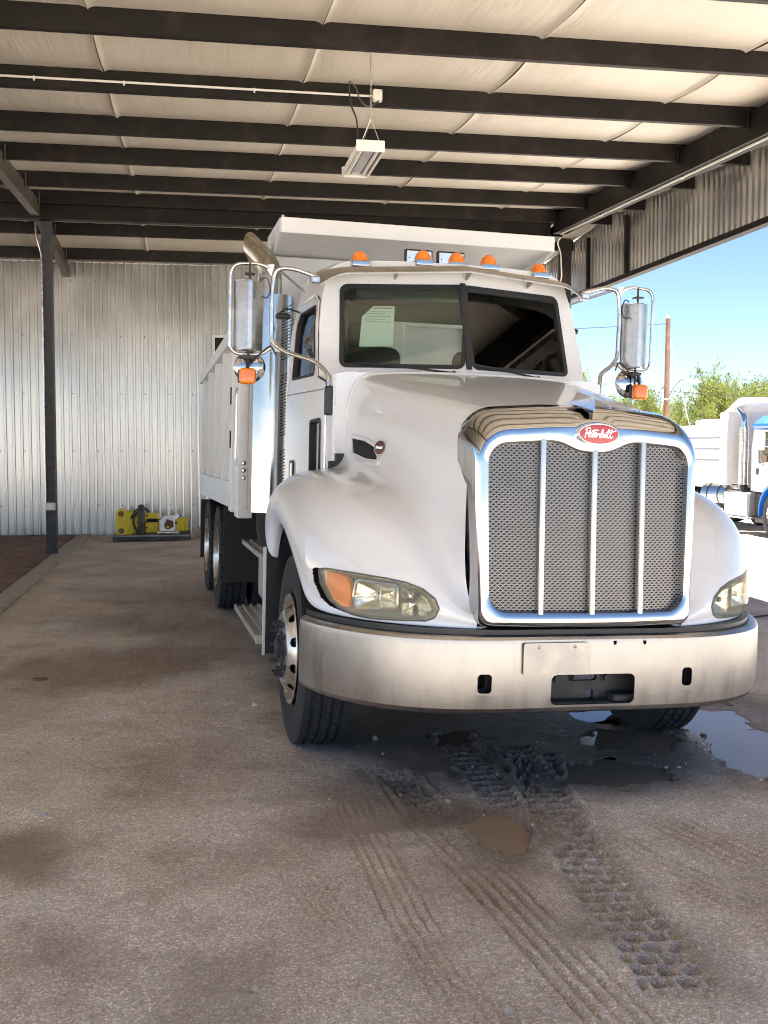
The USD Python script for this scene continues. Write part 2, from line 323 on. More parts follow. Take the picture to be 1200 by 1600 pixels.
simple('far_dirt', (.40, .32, .24), .95, var=.2, scale=.4)
simple('grille_steel', (.37, .365, .36), .34, .9, var=.1, scale=12)
simple('headlight_bowl', (.62, .59, .47), .28, .75, var=.1, scale=20)
simple('reflector', (.70, .70, .67), .12, 1.0, bump=.25, bscale=45, var=.12, scale=30)
simple('bar_metal', (.42, .42, .42), .2, 1.0, var=.1)
simple('lens_seal', (.09, .085, .065), .5)
simple('headlight_amber', (.85, .24, .015), .4)
simple('step_alu', (.60, .58, .54), .4, .85, var=.15, scale=10)
simple('wheel_alu', (.66, .65, .63), .28, 1.0, var=.12, scale=9, rvar=.1)
simple('exhaust_pipe', (.40, .36, .30), .28, 1.0, var=.25, scale=7, rvar=.1)
simple('sticker_dark', (.03, .05, .12), .4, var=.5, scale=60)
simple('lettering_dark', (.03, .025, .02), .5)
simple('slot_dark', (.008, .008, .008), .8)
simple('polish', (.50, .50, .50), .09, 1.0, var=.08, scale=4, rvar=.05)
simple('lamp_tube', (.85, .85, .83), .3)
simple('emblem_decal', (.16, .09, .05), .5, var=.5, scale=25)

# ------------------------------------------------------------------ the ground
def gz0(X, Y):
    X = np.asarray(X, float)
    return -0.033*np.clip(X-2.7, 0, 11.0)
def segdist(px, py, pts):
    pts = np.asarray(pts, float); d = np.full(px.shape, 1e9); s = np.zeros(px.shape); side = np.zeros(px.shape); acc = 0
    for a, b in zip(pts[:-1], pts[1:]):
        ab = b-a; L = np.hypot(*ab); t = np.clip(((px-a[0])*ab[0] + (py-a[1])*ab[1])/L**2, 0, 1)
        qx, qy = px-a[0]-t*ab[0], py-a[1]-t*ab[1]; dd = np.hypot(qx, qy); m = dd < d
        d = np.where(m, dd, d); s = np.where(m, acc+t*L, s); side = np.where(m, (ab[0]*qy-ab[1]*qx)/L, side); acc += L
    return d, s, side, acc
def inside(px, py, poly):
    poly = np.asarray(poly); c = np.zeros(px.shape, bool); j = len(poly)-1
    for i in range(len(poly)):
        (xi, yi), (xj, yj) = poly[i], poly[j]
        with np.errstate(divide='ignore', invalid='ignore'):
            c ^= ((yi > py) != (yj > py)) & (px < (xj-xi)*(py-yi)/(yj-yi+1e-12)+xi)
        j = i
    return c
def sdf(px, py, poly):
    poly = np.asarray(poly, float); d = segdist(px, py, np.vstack([poly, poly[:1]]))[0]
    return np.where(inside(px, py, poly), -d, d)
PUDDLES = [  # outline, level
    ([(2.80,6.1),(3.10,6.55),(3.42,6.50),(3.30,6.1),(3.40,5.72),(3.42,5.30),(3.05,5.0),(2.80,5.02),(2.72,5.3),(2.74,5.55),(2.79,5.88)], -.071),
    ([(2.14,5.93),(2.45,6.16),(2.70,6.25),(2.80,5.95),(2.72,5.66),(2.45,5.50),(2.17,5.62)], -.056),
    ([(1.87,5.37),(2.21,5.47),(2.44,5.24),(2.40,5.06),(2.03,4.99),(1.81,5.1)], -.045),
    ([(1.13,4.52),(1.30,4.64),(1.46,4.53),(1.43,4.36),(1.28,4.22),(1.18,4.33)], -.026),
    ([(2.25,6.35),(2.6,6.7),(2.75,6.5),(2.5,6.25)], -.055),
    ([(1.25,6.0),(1.55,6.1),(1.62,5.85),(1.3,5.75)], -.030),
]
TRACKS = [  # centre line, width, depth, kind
    ([(1.80,5.60),(1.64,4.95),(1.56,4.40),(1.50,3.75),(1.49,3.42),(1.44,2.95)], .25, .042, 'lug'),
    ([(.95,5.40),(1.06,4.72)], .17, .026, 'lug'),
    ([(1.45,6.05),(1.42,5.36),(1.39,4.66)], .19, .028, 'lug'),
    ([(1.72,5.75),(1.66,4.9)], .20, .024, 'lug'),
    ([(3.45,7.1),(3.36,5.85),(3.33,5.2)], .22, .03, 'lug'),
    ([(3.12,5.5),(2.75,4.6)], .20, .010, 'rib'),
    ([(.98,5.35),(1.0,4.6),(1.09,3.90),(1.22,2.60)], .30, .016, 'rib'),
    ([(.70,4.9),(.72,3.62),(.80,2.6)], .24, .008, 'rib'),
    ([(1.62,4.5),(1.75,4.1),(2.0,3.5),(2.25,2.9)], .30, .009, 'rib'),
    ([(.35,4.2),(.5,3.4)], .20, .005, 'rib'),
    ([(2.05,4.5),(2.25,3.9)], .30, .009, 'rib'),
]
def flat(p): k = 1.632/(1.632+.026*max(p[0]-.6, 0)); return (p[0]*k, p[1]*k)   # points first laid out on a falling ground
PUDDLES = [([flat(p) for p in poly], -.022 if k_ == 0 else -.009) for k_, (poly, lev) in enumerate(PUDDLES)]
TRACKS = [([flat(p) for p in pts], w_, dep_, kd_) for pts, w_, dep_, kd_ in TRACKS]
def axis_pts(lo, hi, step, far_lo, far_hi, g=1.16):
    a = list(np.arange(lo, hi+1e-9, step)); s = step; x = a[-1]
    while x < far_hi: s *= g; x += s; a.append(x)
    s = step; x = a[0]; pre = []
    while x > far_lo: s *= g; x -= s; pre.append(x)
    return np.array(pre[::-1]+a)
gx = axis_pts(-1.6, 3.5, .0105, -900, 900); gy = axis_pts(2.7, 6.6, .0105, -900, 900, 1.12)
GX, GY = np.meshgrid(gx, gy, indexing='ij')
def ground_fields(px, py):
    q = np.stack([px, py, np.zeros_like(px)], -1)
    near = (np.abs(px) < 40) & (np.abs(py) < 60)
    z = gz0(px, py); wet_shade = np.zeros(px.shape); stain = np.zeros(px.shape)
    n1 = meshkit.fbm(q*1.1, 4, 3)-.5; n2 = meshkit.fbm(q*5.0, 4, 5)-.5; n3 = meshkit.fbm(q*22.0, 3, 9)-.5
    amp = np.where(near, 1.0, .3)
    z = z + amp*(n1*.035 + n2*.016 + n3*.007)
    # broad damp area under and in front of the bumper, edges broken by noise
    d = sdf(px, py, [(.55,6.6),(.80,5.6),(1.1,4.9),(1.5,4.75),(2.2,4.75),(2.9,4.75),(3.4,5.1),(3.7,6.2),(3.4,7.4),(2.6,9.5),(.8,9.0)]) + n2*.55 + n1*.35
    wet_shade = np.maximum(wet_shade, .92*np.clip(.5-d/.42, 0, 1))
    d = segdist(px, py, [(1.6,5.2),(1.5,4.2),(1.47,3.0)])[0] + n2*.35
    wet_shade = np.maximum(wet_shade, .62*np.clip(1.15-d/.22, 0, 1))
    for poly, a, w in (([(.2,4.3),(.55,5.2),(1.1,5.2),(1.2,4.6),(.7,4.3)], .75, .5), ([(-1.0,4.55),(-.72,4.75),(-.35,4.45),(-.55,4.1),(-.95,4.15)], .8, .3), ([(-.6,3.75),(-.3,3.7),(-.25,3.3),(-.6,3.35)], .55, .2),
                       ([(-1.6,8.4),(-1.0,8.9),(0,9.2),(.5,8.6),(.3,7.8),(-.9,7.6),(-1.6,7.8)], .75, .6), ([(-1.2,10.5),(0,10.8),(.8,9.8),(.5,8.8),(-.4,9.4)], .6, .6), ([(-.1,3.5),(.25,3.45),(.2,3.0),(-.15,3.0)], .5, .15),
                       ([(-1.5,13.),(0,12.6),(.8,11.2),(-.5,11.2)], .4, .6), ([(.75,4.2),(1.3,4.1),(1.35,3.2),(.95,3.2)], .45, .25)):
        dd = sdf(px, py, poly) + n2*w*1.1 + n1*w*1.0
        stain = np.maximum(stain, .85*a*np.clip(.5-dd/(w), 0, 1))
    for pts, w, dep, kind in TRACKS:
        dd, s, side, L = segdist(px, py, pts); m = dd < w
        if not m.any(): continue
        t = side/(w/2); e = np.clip((1-np.abs(t)+n2*.25)/.22, 0, 1)*np.clip((s)/.12, 0, 1)*np.clip((L-s)/.12, 0, 1)
        fade = np.clip(.55 + 1.6*n1 + 1.2*n2 + .3, .1, 1.15)
        if kind == 'lug':
            row = np.floor((s)/.082); blk = np.abs(((t*1.5 + .5*(row % 2) + .2*n2) % 1)-.5)*2; frac = np.abs(((s/.082+.2*n2) % 1)-.5)*2
            pat = np.clip((np.maximum(blk, frac)-.66)/.16, 0, 1)  # walls left standing between lugs
            z = z - np.where(m, e*fade*dep*(1-.9*pat), 0); wet_shade = np.where(m, np.maximum(wet_shade*(1-.5*e*pat), e*(.80-.78*pat)*np.clip(fade, .6, 1)), wet_shade)  # damp pits darkened, walls paled: relief shade painted on top of real dampness
            rim = (.25+1.5*np.clip(n3*2.2+n2*1.5+.35, 0, 1))*np.exp(-((np.abs(t)-1.12+.5*n2)/.16)**2)*np.clip(s/.1, 0, 1)*np.clip((L-s)/.1, 0, 1); z = z + rim*np.minimum(dep, .03)*.38*fade
        else:
            pat = np.clip((np.cos(t*np.pi*6.2+1.2*n1)-.05)*1.3, 0, 1)*np.clip(.85+1.3*n2, .2, 1)
            z = z - np.where(m, e*fade*dep*pat, 0); wet_shade = np.where(m, np.maximum(wet_shade, e*.32*fade*pat), wet_shade)
    for poly, lev in PUDDLES:
        dd = sdf(px, py, poly) + n2*.17 + n3*.10 + n1*.10
        ins = np.clip(-dd/.05, 0, 1); ring = np.clip(1-dd/.16, 0, 1)
        z = np.where(dd < 0, np.minimum(z, lev-.004-.010*ins), np.where(dd < .16, np.maximum(z, lev+.004*np.clip(dd/.03, 0, 1)), z))
        wet_shade = np.maximum(wet_shade, np.where(dd < 0, 1.0, np.clip(1-dd/.42, 0, 1)*.88))
    return z, np.clip(wet_shade, 0, 1), np.clip(stain, 0, 1)
Zg, WET_SHADE, STAIN = ground_fields(GX, GY)
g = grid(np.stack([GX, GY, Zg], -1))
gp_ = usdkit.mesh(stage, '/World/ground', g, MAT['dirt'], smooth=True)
for nm, arr in (('wet_shade', WET_SHADE), ('stain', STAIN)):
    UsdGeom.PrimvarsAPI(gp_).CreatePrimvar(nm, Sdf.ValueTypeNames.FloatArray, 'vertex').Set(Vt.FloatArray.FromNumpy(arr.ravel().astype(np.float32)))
tag(gp_.GetPrim(), 'sandy brown gravelly dirt yard with tyre tracks and damp mud', None, None, 'structure')
for (poly, lev), lab in zip(PUDDLES, ['puddle reflecting blue sky beside the right front tyre', 'muddy brown puddle in front of the right front tyre', 'long muddy puddle below the tow opening', 'small brown puddle beside the deep lug tyre track', 'puddle under the bumper by the axle', 'dark puddle under the middle of the bumper']):
    pg = Polygon(poly).buffer(.12)
    o = obj('puddle', extr(pg, (0, 0, lev-.002), (1, 0, 0), (0, 1, 0), (0, 0, 1), .002), 'water'); tag(o, lab, None, None, 'structure')
# loose pebbles on top
pv = []
N = 2600
px = rng.uniform(-1.8, 3.6, N); py = 2.7 + 8.*rng.random(N)**1.7
pz = ground_fields(px, py)[0]
ico = trimesh.creation.icosphere(subdivisions=0)
sz = .0025 + .0065*rng.random(N)**3.5
A = []
for i in range(N):
    R = trimesh.transformations.random_rotation_matrix(rng.random(3))[:3, :3]
    A.append(T((ico.vertices*np.array([1, .8, .6])*(.8+.4*rng.random((12, 1))))@R.T*sz[i] + [px[i], py[i], pz[i]+sz[i]*.3], ico.faces))
for i in range(170):
    x, y = rng.uniform(-1.6, 3.3), 2.9+5*rng.random()**1.3; z = float(ground_fields(np.array([x]), np.array([y]))[0][0]); k_ = .007+.012*rng.random()**2.5
    R = trimesh.transformations.random_rotation_matrix(rng.random(3))[:3, :3]
    A.append(T((ico.vertices*np.array([1, .8, .55])*(.75+.5*rng.random((12, 1))))@R.T*k_ + [x, y, z+k_*.25], ico.faces))
o = obj('gravel', cat(A), 'pebble'); tag(o, 'loose pebbles scattered over the dirt', None, None, 'stuff')
ring = tube(fillet([(math.cos(a)*.05, math.sin(a)*.035, 0) for a in np.linspace(0, 2*np.pi, 12, endpoint=False)], .02, 3, True), .006, 6, False)
o = obj('metal_ring', move(ring, (-1.08, 7.87, ground_fields(np.array([-1.08]), np.array([7.87]))[0][0]+.008)), 'rust'); tag(o, 'small rusty metal ring lying on the dirt at the left', 'ring')
lx, ly = .34, 6.75
o = obj('paper_scrap', hull([(lx, ly, .012), (lx+.045, ly+.01, .016), (lx+.05, ly+.04, .012), (lx+.01, ly+.035, .03), (lx+.02, ly+.02, .004)]), 'pipe_white'); tag(o, 'white scrap of paper on the dirt left of the front wheel', 'litter')

# paving and curb at the left
X_C0, X_C1 = -2.10, -1.86
cb = [];
o = obj('curb', cbx(X_C0, X_C1, 5.0, 20.55, -.1, .035, .012), 'concrete'); tag(o, 'flat pale concrete curb strip between the paving and the dirt', None, None, 'structure')
pav = UsdGeom.Xform.Define(stage, '/World/paving').GetPrim(); tag(pav, 'brown brick paving under the shed, left of the concrete strip', None, None, 'structure')
obj('bedding', bx(-15.4, X_C0-.002, 5.0, 20.55, -.1, .012), 'rust', pav)
stuff = []; cnt = 0
bw, bl = .105, .215
for j in range(int((20.5-12.3)/bw)):
    for i in range(16):
        x1 = X_C0-.012 - i*bl - (bl/2 if j % 2 else 0); x0 = x1-bl+.008; y0 = 12.3+j*bw
        if x1 > X_C0-.005: continue
        dep_ = (y0*fw[1]+(x1)*fw[0]); sx = 600+FPX*((x1*rt[0]+y0*rt[1]))/dep_
        zt = .028+.005*rng.random()
        b_ = hull([(x, y, 0.0) for x in (x0, x1) for y in (y0, y0+bw-.008)]+[(x, y, zt) for x in (x0+.006, x1-.006) for y in (y0+.006, y0+bw-.014)])
        if sx > -15 and cnt < 300:
            obj('brick', b_, ('paver_a', 'paver_b', 'paver_c')[rng.integers(3)], pav); cnt += 1
        else: stuff.append(b_)
o = obj('outer_bricks', cat(stuff), 'paver_a', pav); tag(o, kind='stuff')
# the first half brick of odd rows is filled by a cut brick

# ------------------------------------------------------------------ the open shed
RIDGE = 16.85
def rb(Y):   # underside of the rafters
    Y = np.asarray(Y, float); return np.where(Y < RIDGE, 4.95-.038*(RIDGE-Y), 4.95-.078*(Y-RIDGE))
def pb(Y): return rb(Y) + .20
shed = thing('metal_shed', 'open sided steel shed with dark purlins and white insulated roof', 'shed')
Y0, Y1, XL, XR = 0.9, 20.75, -15.3, 6.55
def chan(x0, x1, y, z0, z1, fl=.065, t=.012):
    """C purlin seen from its web side (web at y, flanges running back)"""
    return cat(cbx(x0, x1, y, y+t, z0, z1, .003), bx(x0, x1, y+t, y+fl, z0, z0+t*.7), bx(x0, x1, y+t, y+fl, z1-t*.7, z1), bx(x0, x1, y+fl-.006, y+fl, z0+t*.7, z0+.03))
PURL = [1.0, 2.6, 4.15, 5.75, 7.33, 8.92, 10.56, 12.2, 13.65, 15.25, 16.55, 18.33, 19.92]
for y in PURL:
    obj('purlin', chan(XL, XR, y, float(pb(y)), float(pb(y))+.205), 'beam_paint', shed)
# ridge girder between the posts
obj('ridge_girder', cat(cbx(XL, 5.62, RIDGE-.07, RIDGE-.055, 4.97, 5.33, .003), bx(XL, 5.62, RIDGE-.15, RIDGE+.02, 4.95, 4.968), bx(XL, 5.62, RIDGE-.15, RIDGE+.02, 5.332, 5.35)), 'beam_paint', shed)
def rafter(xc, w, name_mat, ya, yb, h=.34, lift=0.0):
    pts = []
    out = []
    for (a, b) in ((ya, RIDGE-.16), (RIDGE+.04, yb)):
        if b <= a: continue
        za, zb = float(rb(a)), float(rb(b))
        A = lambda x0, x1, d0, d1: hull([(x, y, z+d+lift) for (y, z) in ((a, za), (b, zb)) for x in (x0, x1) for d in (d0, d1)])
        out += [A(xc-w/2, xc-w/2+.012, 0, h), A(xc+w/2-.012, xc+w/2, 0, h), A(xc-w/2+.002, xc+w/2-.002, -.011, -.001), A(xc-w/2+.012, xc-.03, h-.012, h)]
    return cat(out)
obj('rafter', rafter(-2.23, .115, None, Y0, 20.6, .21, .05), 'rafter_steel', shed)
obj('rafter', rafter(-10.2, .16, None, Y0, 20.6), 'rafter_steel', shed)
obj('rafter', rafter(5.74, .22, None, Y0, 20.6, .28, .05), 'beam_paint', shed)
for y in PURL:   # cleats that hold the purlins on the rafters
    for xc, s_ in ((-2.24, .09), (5.74, -.13)):
        obj('purlin_cleat', cbx(xc+s_-.006, xc+s_+.006, y-.06, y-.004, float(rb(y))+.15, float(rb(y))+.36, .002), 'rafter_steel' if xc < 0 else 'beam_paint', shed)
def post(x, y, w, z1, m='black_steel'):
    return cat(cbx(x-w/2, x+w/2, y-w/2, y+w/2, -.2, z1, .012))
obj('post', post(-2.10, RIDGE+.02, .155, 4.94), 'black_steel', shed)
obj('post', post(-10.2, RIDGE, .155, 4.94), 'black_steel', shed)
obj('post', post(5.88, RIDGE, .165, 4.94), 'beam_paint', shed)
obj('post', post(5.74, 20.5, .16, 4.6), 'beam_paint', shed)
# insulation sheets, sagging between purlins, one strip between two seams
SE = [-15.3, -13.5, -11.7, -9.9, -8.08, -6.26, -4.42, -2.6, -.78, 1.06, 2.90, 4.73, 6.55]
yy = np.linspace(Y0, Y1, 300)
pu = np.array(PURL)
ph = np.interp(yy, pu, np.arange(len(pu))); sag = .05*np.sin(np.pi*(ph % 1))**1.0
for k, (a, b) in enumerate(zip(SE[:-1], SE[1:])):
    xs = np.r_[a+.004, a+.03, a+.06, np.linspace(a+.12, b-.12, 22), b-.06, b-.03, b-.004]
    XX, YY = np.meshgrid(xs, yy, indexing='ij')
    q = np.stack([XX*6.0, YY*.55, XX*0], -1); w = meshkit.fbm(q, 3, 21+k)-.5
    q2 = np.stack([XX*22.0, YY*.9, XX*0], -1); w2 = meshkit.fbm(q2, 2, 61+k)-.5
    edge = np.minimum(XX-a, b-XX); fold = .022*np.exp(-(edge/.03)**2)*(0.6+.8*meshkit.noise(np.stack([YY*1.3, XX*0+k, XX*0], -1), 4))
    ZZ = pb(YY)+.198-sag[None, :]*(.85+.3*w) + (w*.040+w2*.012)*np.sin(np.pi*(ph % 1))[None, :] - fold
    obj('insulation_sheet', grid(np.stack([XX, YY, ZZ], -1), flip=True), 'ceiling_vinyl', shed, smooth=True)
# roof skin
for a, b in ((Y0-.15, RIDGE), (RIDGE, Y1+.2)):
    xs = np.arange(XL-.1, XR+.25, .1); zz = np.where((np.arange(len(xs)) % 4) < 2, .035, 0.)
    A = np.stack([np.stack([xs, np.full_like(xs, y), pb(y)+.225+zz], -1) for y in (a, b)])
    obj('roof_skin', grid(A, flip=True), 'galvanised', shed)
# corrugated skirt at the right edge, hung from angle hangers
def corr(n, pitch, dep, top=.30, sl=.16):
    """trapezoid profile over n ribs"""
    t = []; z = []
    for i in range(n):
        o_ = i*pitch
        t += [o_, o_+pitch*(1-top-2*sl), o_+pitch*(1-top-sl), o_+pitch*(1-sl)]; z += [0, 0, dep, dep]
    t.append(n*pitch); z.append(0)
    return np.array(t), np.array(z)
pt, dz = corr(7, 1/7, .032, .30, .14)
yk = Y0
XS = 6.60
while yk < 20.6:
    ys = yk+pt
    zt = pb(np.clip(ys, 0, 30))+.215
    A = np.stack([np.stack([XS+dz+.002*(int(yk) % 2), ys, z_] , -1) for z_ in (np.full_like(ys, 4.26), zt-.02)])
    obj('skirt_sheet', grid(A), 'galvanised', shed); yk += 1.0
obj('skirt_trim', cat(cbx(XS-.05, XS+.0, Y0, 20.7, 4.235, 4.29, .003), bx(XS-.05, XS+.075, Y0, 20.7, 4.215, 4.234)), 'beam_paint', shed)
for y in (2.4, 6.0, 9.0, 16.0, 17.65, 20.3):
    obj('skirt_hanger', cbx(XS-.06, XS-.004, y-.028, y+.028, 4.29, float(pb(y))+.05, .003), 'beam_paint', shed)
# back wall of corrugated sheets
wall = thing('corrugated_wall', 'galvanised corrugated sheet wall closing the back of the shed', 'wall')
xk = -15.08
def rib_profile(n, pitch, dep, wid):
    t, z = [], []
    for i in range(n):
        o_ = i*pitch
        t += [o_, o_+(pitch-wid)*.5, o_+pitch-wid]; z += [0, 0, 0]
        for a in np.linspace(0, np.pi, 9)[1:-1]: t.append(o_+pitch-wid+wid*(1-math.cos(a))/2); z.append(dep*math.sin(a)**.8)
    return np.array(t+[n*pitch]), np.array(z+[0])
pt2, dz2 = rib_profile(6, .1433, .046, .054)
kk = 0
while xk < 5.4:
    xs = xk+pt2
    A = np.stack([np.stack([xs, 20.66-dz2-.0015*(kk % 2)+.004*math.sin(kk*1.7), np.full_like(xs, z_)], -1) for z_ in (-.12, 1.3, 2.6, 3.9, 5.02)])
    obj('wall_sheet', grid(A), 'galvanised', wall, smooth=35); xk += .86; kk += 1
scr = []
for i, x in enumerate(np.arange(-3.5+.05, 2., .43)):
    for z in (.55, 1.55, 2.6, 3.65, 4.65): scr.append(dome_(np.array([x, 20.652, z]), (0, -1, 0), .012, .008, 6))
obj('screws', cat(scr), 'dark_gray', wall)
obj('wall_cap', cbx(-15.1, 5.5, 20.60, 20.70, 4.98, 5.03, .003), 'galvanised', wall)
obj('girt', cbx(-15.1, 5.5, 20.70, 20.78, 2.55, 2.65, .003), 'beam_paint', wall)
# black gap framed in white beside the truck bed
wb_ = thing('wall_opening', 'small white framed dark opening in the corrugated wall above the truck bed', 'opening', (0.36, 20.60, 3.62))
f = Polygon([(0, -.6), (.8, -.6), (.8, .08), (0, .08)])
obj('frame', extr(f.difference(f.buffer(-.05, join_style=2)), (0, 0, 0), (1, 0, 0), (0, 0, 1), (0, -1, 0), .05), 'white_body', wb_)
obj('dark_pane', extr(f.buffer(-.052, join_style=2), (0, -.004, 0), (1, 0, 0), (0, 0, 1), (0, -1, 0), .006), 'slot_dark', wb_)

# electrical: conduit + box on a purlin, hanging light, conduit on the post
cd = thing('electrical_conduit', 'white conduit run along the second purlin to a square junction box', 'conduit')
yz = lambda dy, z: (0, 10.56-dy, z)
zc = float(pb(10.56))+.085
obj('pipe', cyl((-5.3, 10.545, zc), (1.73, 10.545, zc), .011, 10), 'pipe_white', cd)
for x in (-3.0, -1.9, -1.4, -.6, .6):
    obj('clip', cat(cbx(x-.008, x+.008, 10.532, 10.558, zc-.028, zc+.013, .002)), 'pipe_white', cd)
obj('junction_box', cat(cbx(1.73, 1.82, 10.505, 10.556, zc-.055, zc+.06, .006)), 'pipe_white', cd)
obj('box_cover_screws', cat([dome_(np.array([x, 10.504, z]), (0, -1, 0), .005, .004, 6) for x in (1.74, 1.81) for z in (zc-.045, zc+.05)]), 'dark_gray', cd)
li = thing('hanging_light', 'white rectangular shop light hanging on a chain from the purlins', 'light fixture', (1.46, 9.48, 4.055))
prof = [(-.135, 0.0), (-.135, .055), (-.09, .095), (.09, .095), (.135, .055), (.135, 0.0), (.125, 0.0), (.118, .045), (.05, .075), (.045, .03), (-.045, .03), (-.05, .075), (-.118, .045), (-.125, 0.0)]
prof = [(a*.87, b) for a, b in prof]
e = extr(Polygon(prof), (0, -.48, 0), (1, 0, 0), (0, 0, 1), (0, 1, 0), .88); obj('housing', e, 'fixture_white', li)
for s in (-1, 1):
    obj('lamp_tube', cyl((s*.071, -.46, .028), (s*.071, .38, .028), .016, 12), 'lamp_tube', li)
    obj('end_cap', cbx(-.119, .119, -.04+s*.44-.006, -.04+s*.44+.006, 0.001, .094, .004), 'fixture_white', li)
obj('centre_reflector', cbx(-.038, .038, -.47, .39, .02, .0295, .003), 'fixture_reflector', li)
def chain(a, b, link=.03):
    a, b = np.array(a, float), np.array(b, float); L = np.linalg.norm(b-a); n = max(2, int(L/(link*.72))); out = []
    d = (b-a)/L; ref = np.array([1., 0, 0]) if abs(d[0]) < .8 else np.array([0, 1., 0]); n1 = np.cross(d, ref); n1 /= np.linalg.norm(n1); n2 = np.cross(d, n1)
    for i in range(n):
        c = a+(b-a)*(i+.5)/n; w_ = n1 if i % 2 else n2
        pts = [c+d*link*.5*math.cos(t)+w_*link*.25*math.sin(t) for t in np.linspace(0, 2*np.pi, 9)]
        out.append(tube(pts, .0022, 4, False))
    return cat(out)
apex = (0.0, -.50, .26); top = (0.0, -.50, float(pb(8.98))-4.055+.02)
obj('chain', chain(apex, top), 'tube_metal', li)
obj('sling', cat([tube([apex, p], .003, 5) for p in ((-.07, -.47, .09), (.075, -.47, .09), (0, .38, .09))]), 'tube_metal', li)
obj('power_cord', tube(fillet([(.32, 1.0, zc-.06-4.055+.0), (.2, .85, .76), (.08, .6, .74), (-.02, .2, .74), (-.13, -.1, .70), (-.125, -.2, .45), (-.09, -.35, .3), (-.10, -.44, .09)], .12, 6), .007, 6), 'rubber_hose', li)
pc = thing('post_conduit', 'thin metal conduit down the left post to a square outlet box', 'conduit')
obj('pipe', tube(fillet([(-2.24, 16.75, 4.9), (-2.24, 16.75, 4.72), (-2.165, 16.75, 4.45), (-2.165, 16.75, .80)], .08, 5), .014, 8), 'tube_metal', pc)
obj('outlet_box', cbx(-2.175, -2.035, 16.715, 16.785, .69, .80, .006), 'pipe_white', pc)
obj('outlet_plate', cat(cbx(-2.14, -2.07, 16.709, 16.714, .71, .78, .002)), 'fixture_white', pc)
rc = thing('rafter_conduit', 'white conduit under the right rafter with a looping cable at the column', 'conduit')
ys_ = np.linspace(Y0, RIDGE-.3, 12)
obj('pipe', tube([(5.70, y, float(rb(y))+.02) for y in ys_], .013, 8), 'pipe_white', rc)
obj('pipe', tube([(5.70, y, float(rb(y))+.02) for y in np.linspace(RIDGE+.2, 20.4, 6)], .013, 8), 'pipe_white', rc)
for y in (4.0, 7.0, 9.6, 12.2, 14.8): obj('coupling', cyl((5.70, y-.03, float(rb(y-.03))+.02), (5.70, y+.03, float(rb(y+.03))+.02), .018, 8), 'tube_metal', rc)
obj('loose_cable', tube(fillet([(5.70, RIDGE-.3, 4.90), (5.70, RIDGE-.14, 4.86), (5.77, RIDGE-.12, 4.70), (5.79, RIDGE-.12, 4.3), (5.70, RIDGE-.12, 4.12), (5.62, RIDGE-.05, 4.10)], .07, 5), .011, 6), 'pipe_white', rc)

# ------------------------------------------------------------------ wheels
def tyre_mesh(R=.52, W=.28, rimr=.287, kind='rib', n=240):
    h = W/2
    tr = np.linspace(-h*.86, h*.86, 47)
    prof = [(-h*.62, rimr-.004), (-h*.80, rimr+.012), (-h*.93, rimr+.05), (-h*1.0, rimr+.10), (-h*1.0, R-.085), (-h*.965, R-.04), (-h*.915, R-.014)]
    pro = [(x, r, 0) for x, r in prof] + [(x, R-.006*(x/h)**2*1.4, 1) for x in tr] + [(-x, r, 0) for x, r in prof[::-1]]
    X = np.array([p[0] for p in pro]); Rr = np.array([p[1] for p in pro]); isT = np.array([p[2] for p in pro], bool)
    th = np.arange(n)/n*2*np.pi
    RR = np.repeat(Rr[:, None], n, 1)
    xt = X/h
    if kind == 'rib':
        gro = np.zeros_like(X)
        for c in (-.56, -.2, .2, .56): gro = np.maximum(gro, np.clip((.055-np.abs(xt-c))/.02, 0, 1))
        RR -= (gro*isT*.013)[:, None]
        rib = np.abs(((xt+.02)/.36) % 1-.5)*2
        sip = ((np.arange(n) % 4) == 0)
        edge = (np.clip((rib-.55)/.2, 0, 1)*isT*(np.abs(xt) < .62))
        RR -= edge[:, None]*sip[None, :]*.009
    else:
        k = np.arange(n)
        for c in (-.45, 0, .45): RR -= ((np.clip((.06-np.abs(xt-c))/.02, 0, 1)*isT)[:, None]*np.ones(n))*.017
        blk = ((k[None, :] + np.round(xt[:, None]*4).astype(int)) % 8) < 2
        RR -= (isT[:, None] & blk)*.017
    # raised rings on the sidewall
    A = np.stack([np.repeat(X[:, None], n, 1), RR*np.cos(th), RR*np.sin(th)], -1)
    return grid(A, close_v=True, flip=False)
def disc_solid(prof, t=.012, n=60):
    pr = np.array(prof, float)
    back = pr.copy(); back[:, 1] -= t
    loop = np.vstack([pr, back[::-1]])
    e = revolve(np.vstack([loop, loop[:1]]), n, 'x')
    e = trimesh.Trimesh(e.vertices, e.faces, process=True); e.merge_vertices()
    if e.volume < 0: e.invert()
    return e
def mirror_x(t, s):
    if s > 0: return t
    t = t.copy(); t.vertices = t.vertices*[-1, 1, 1]; t.invert(); return t
def flipx(t):
    return mirror_x(t, -1)
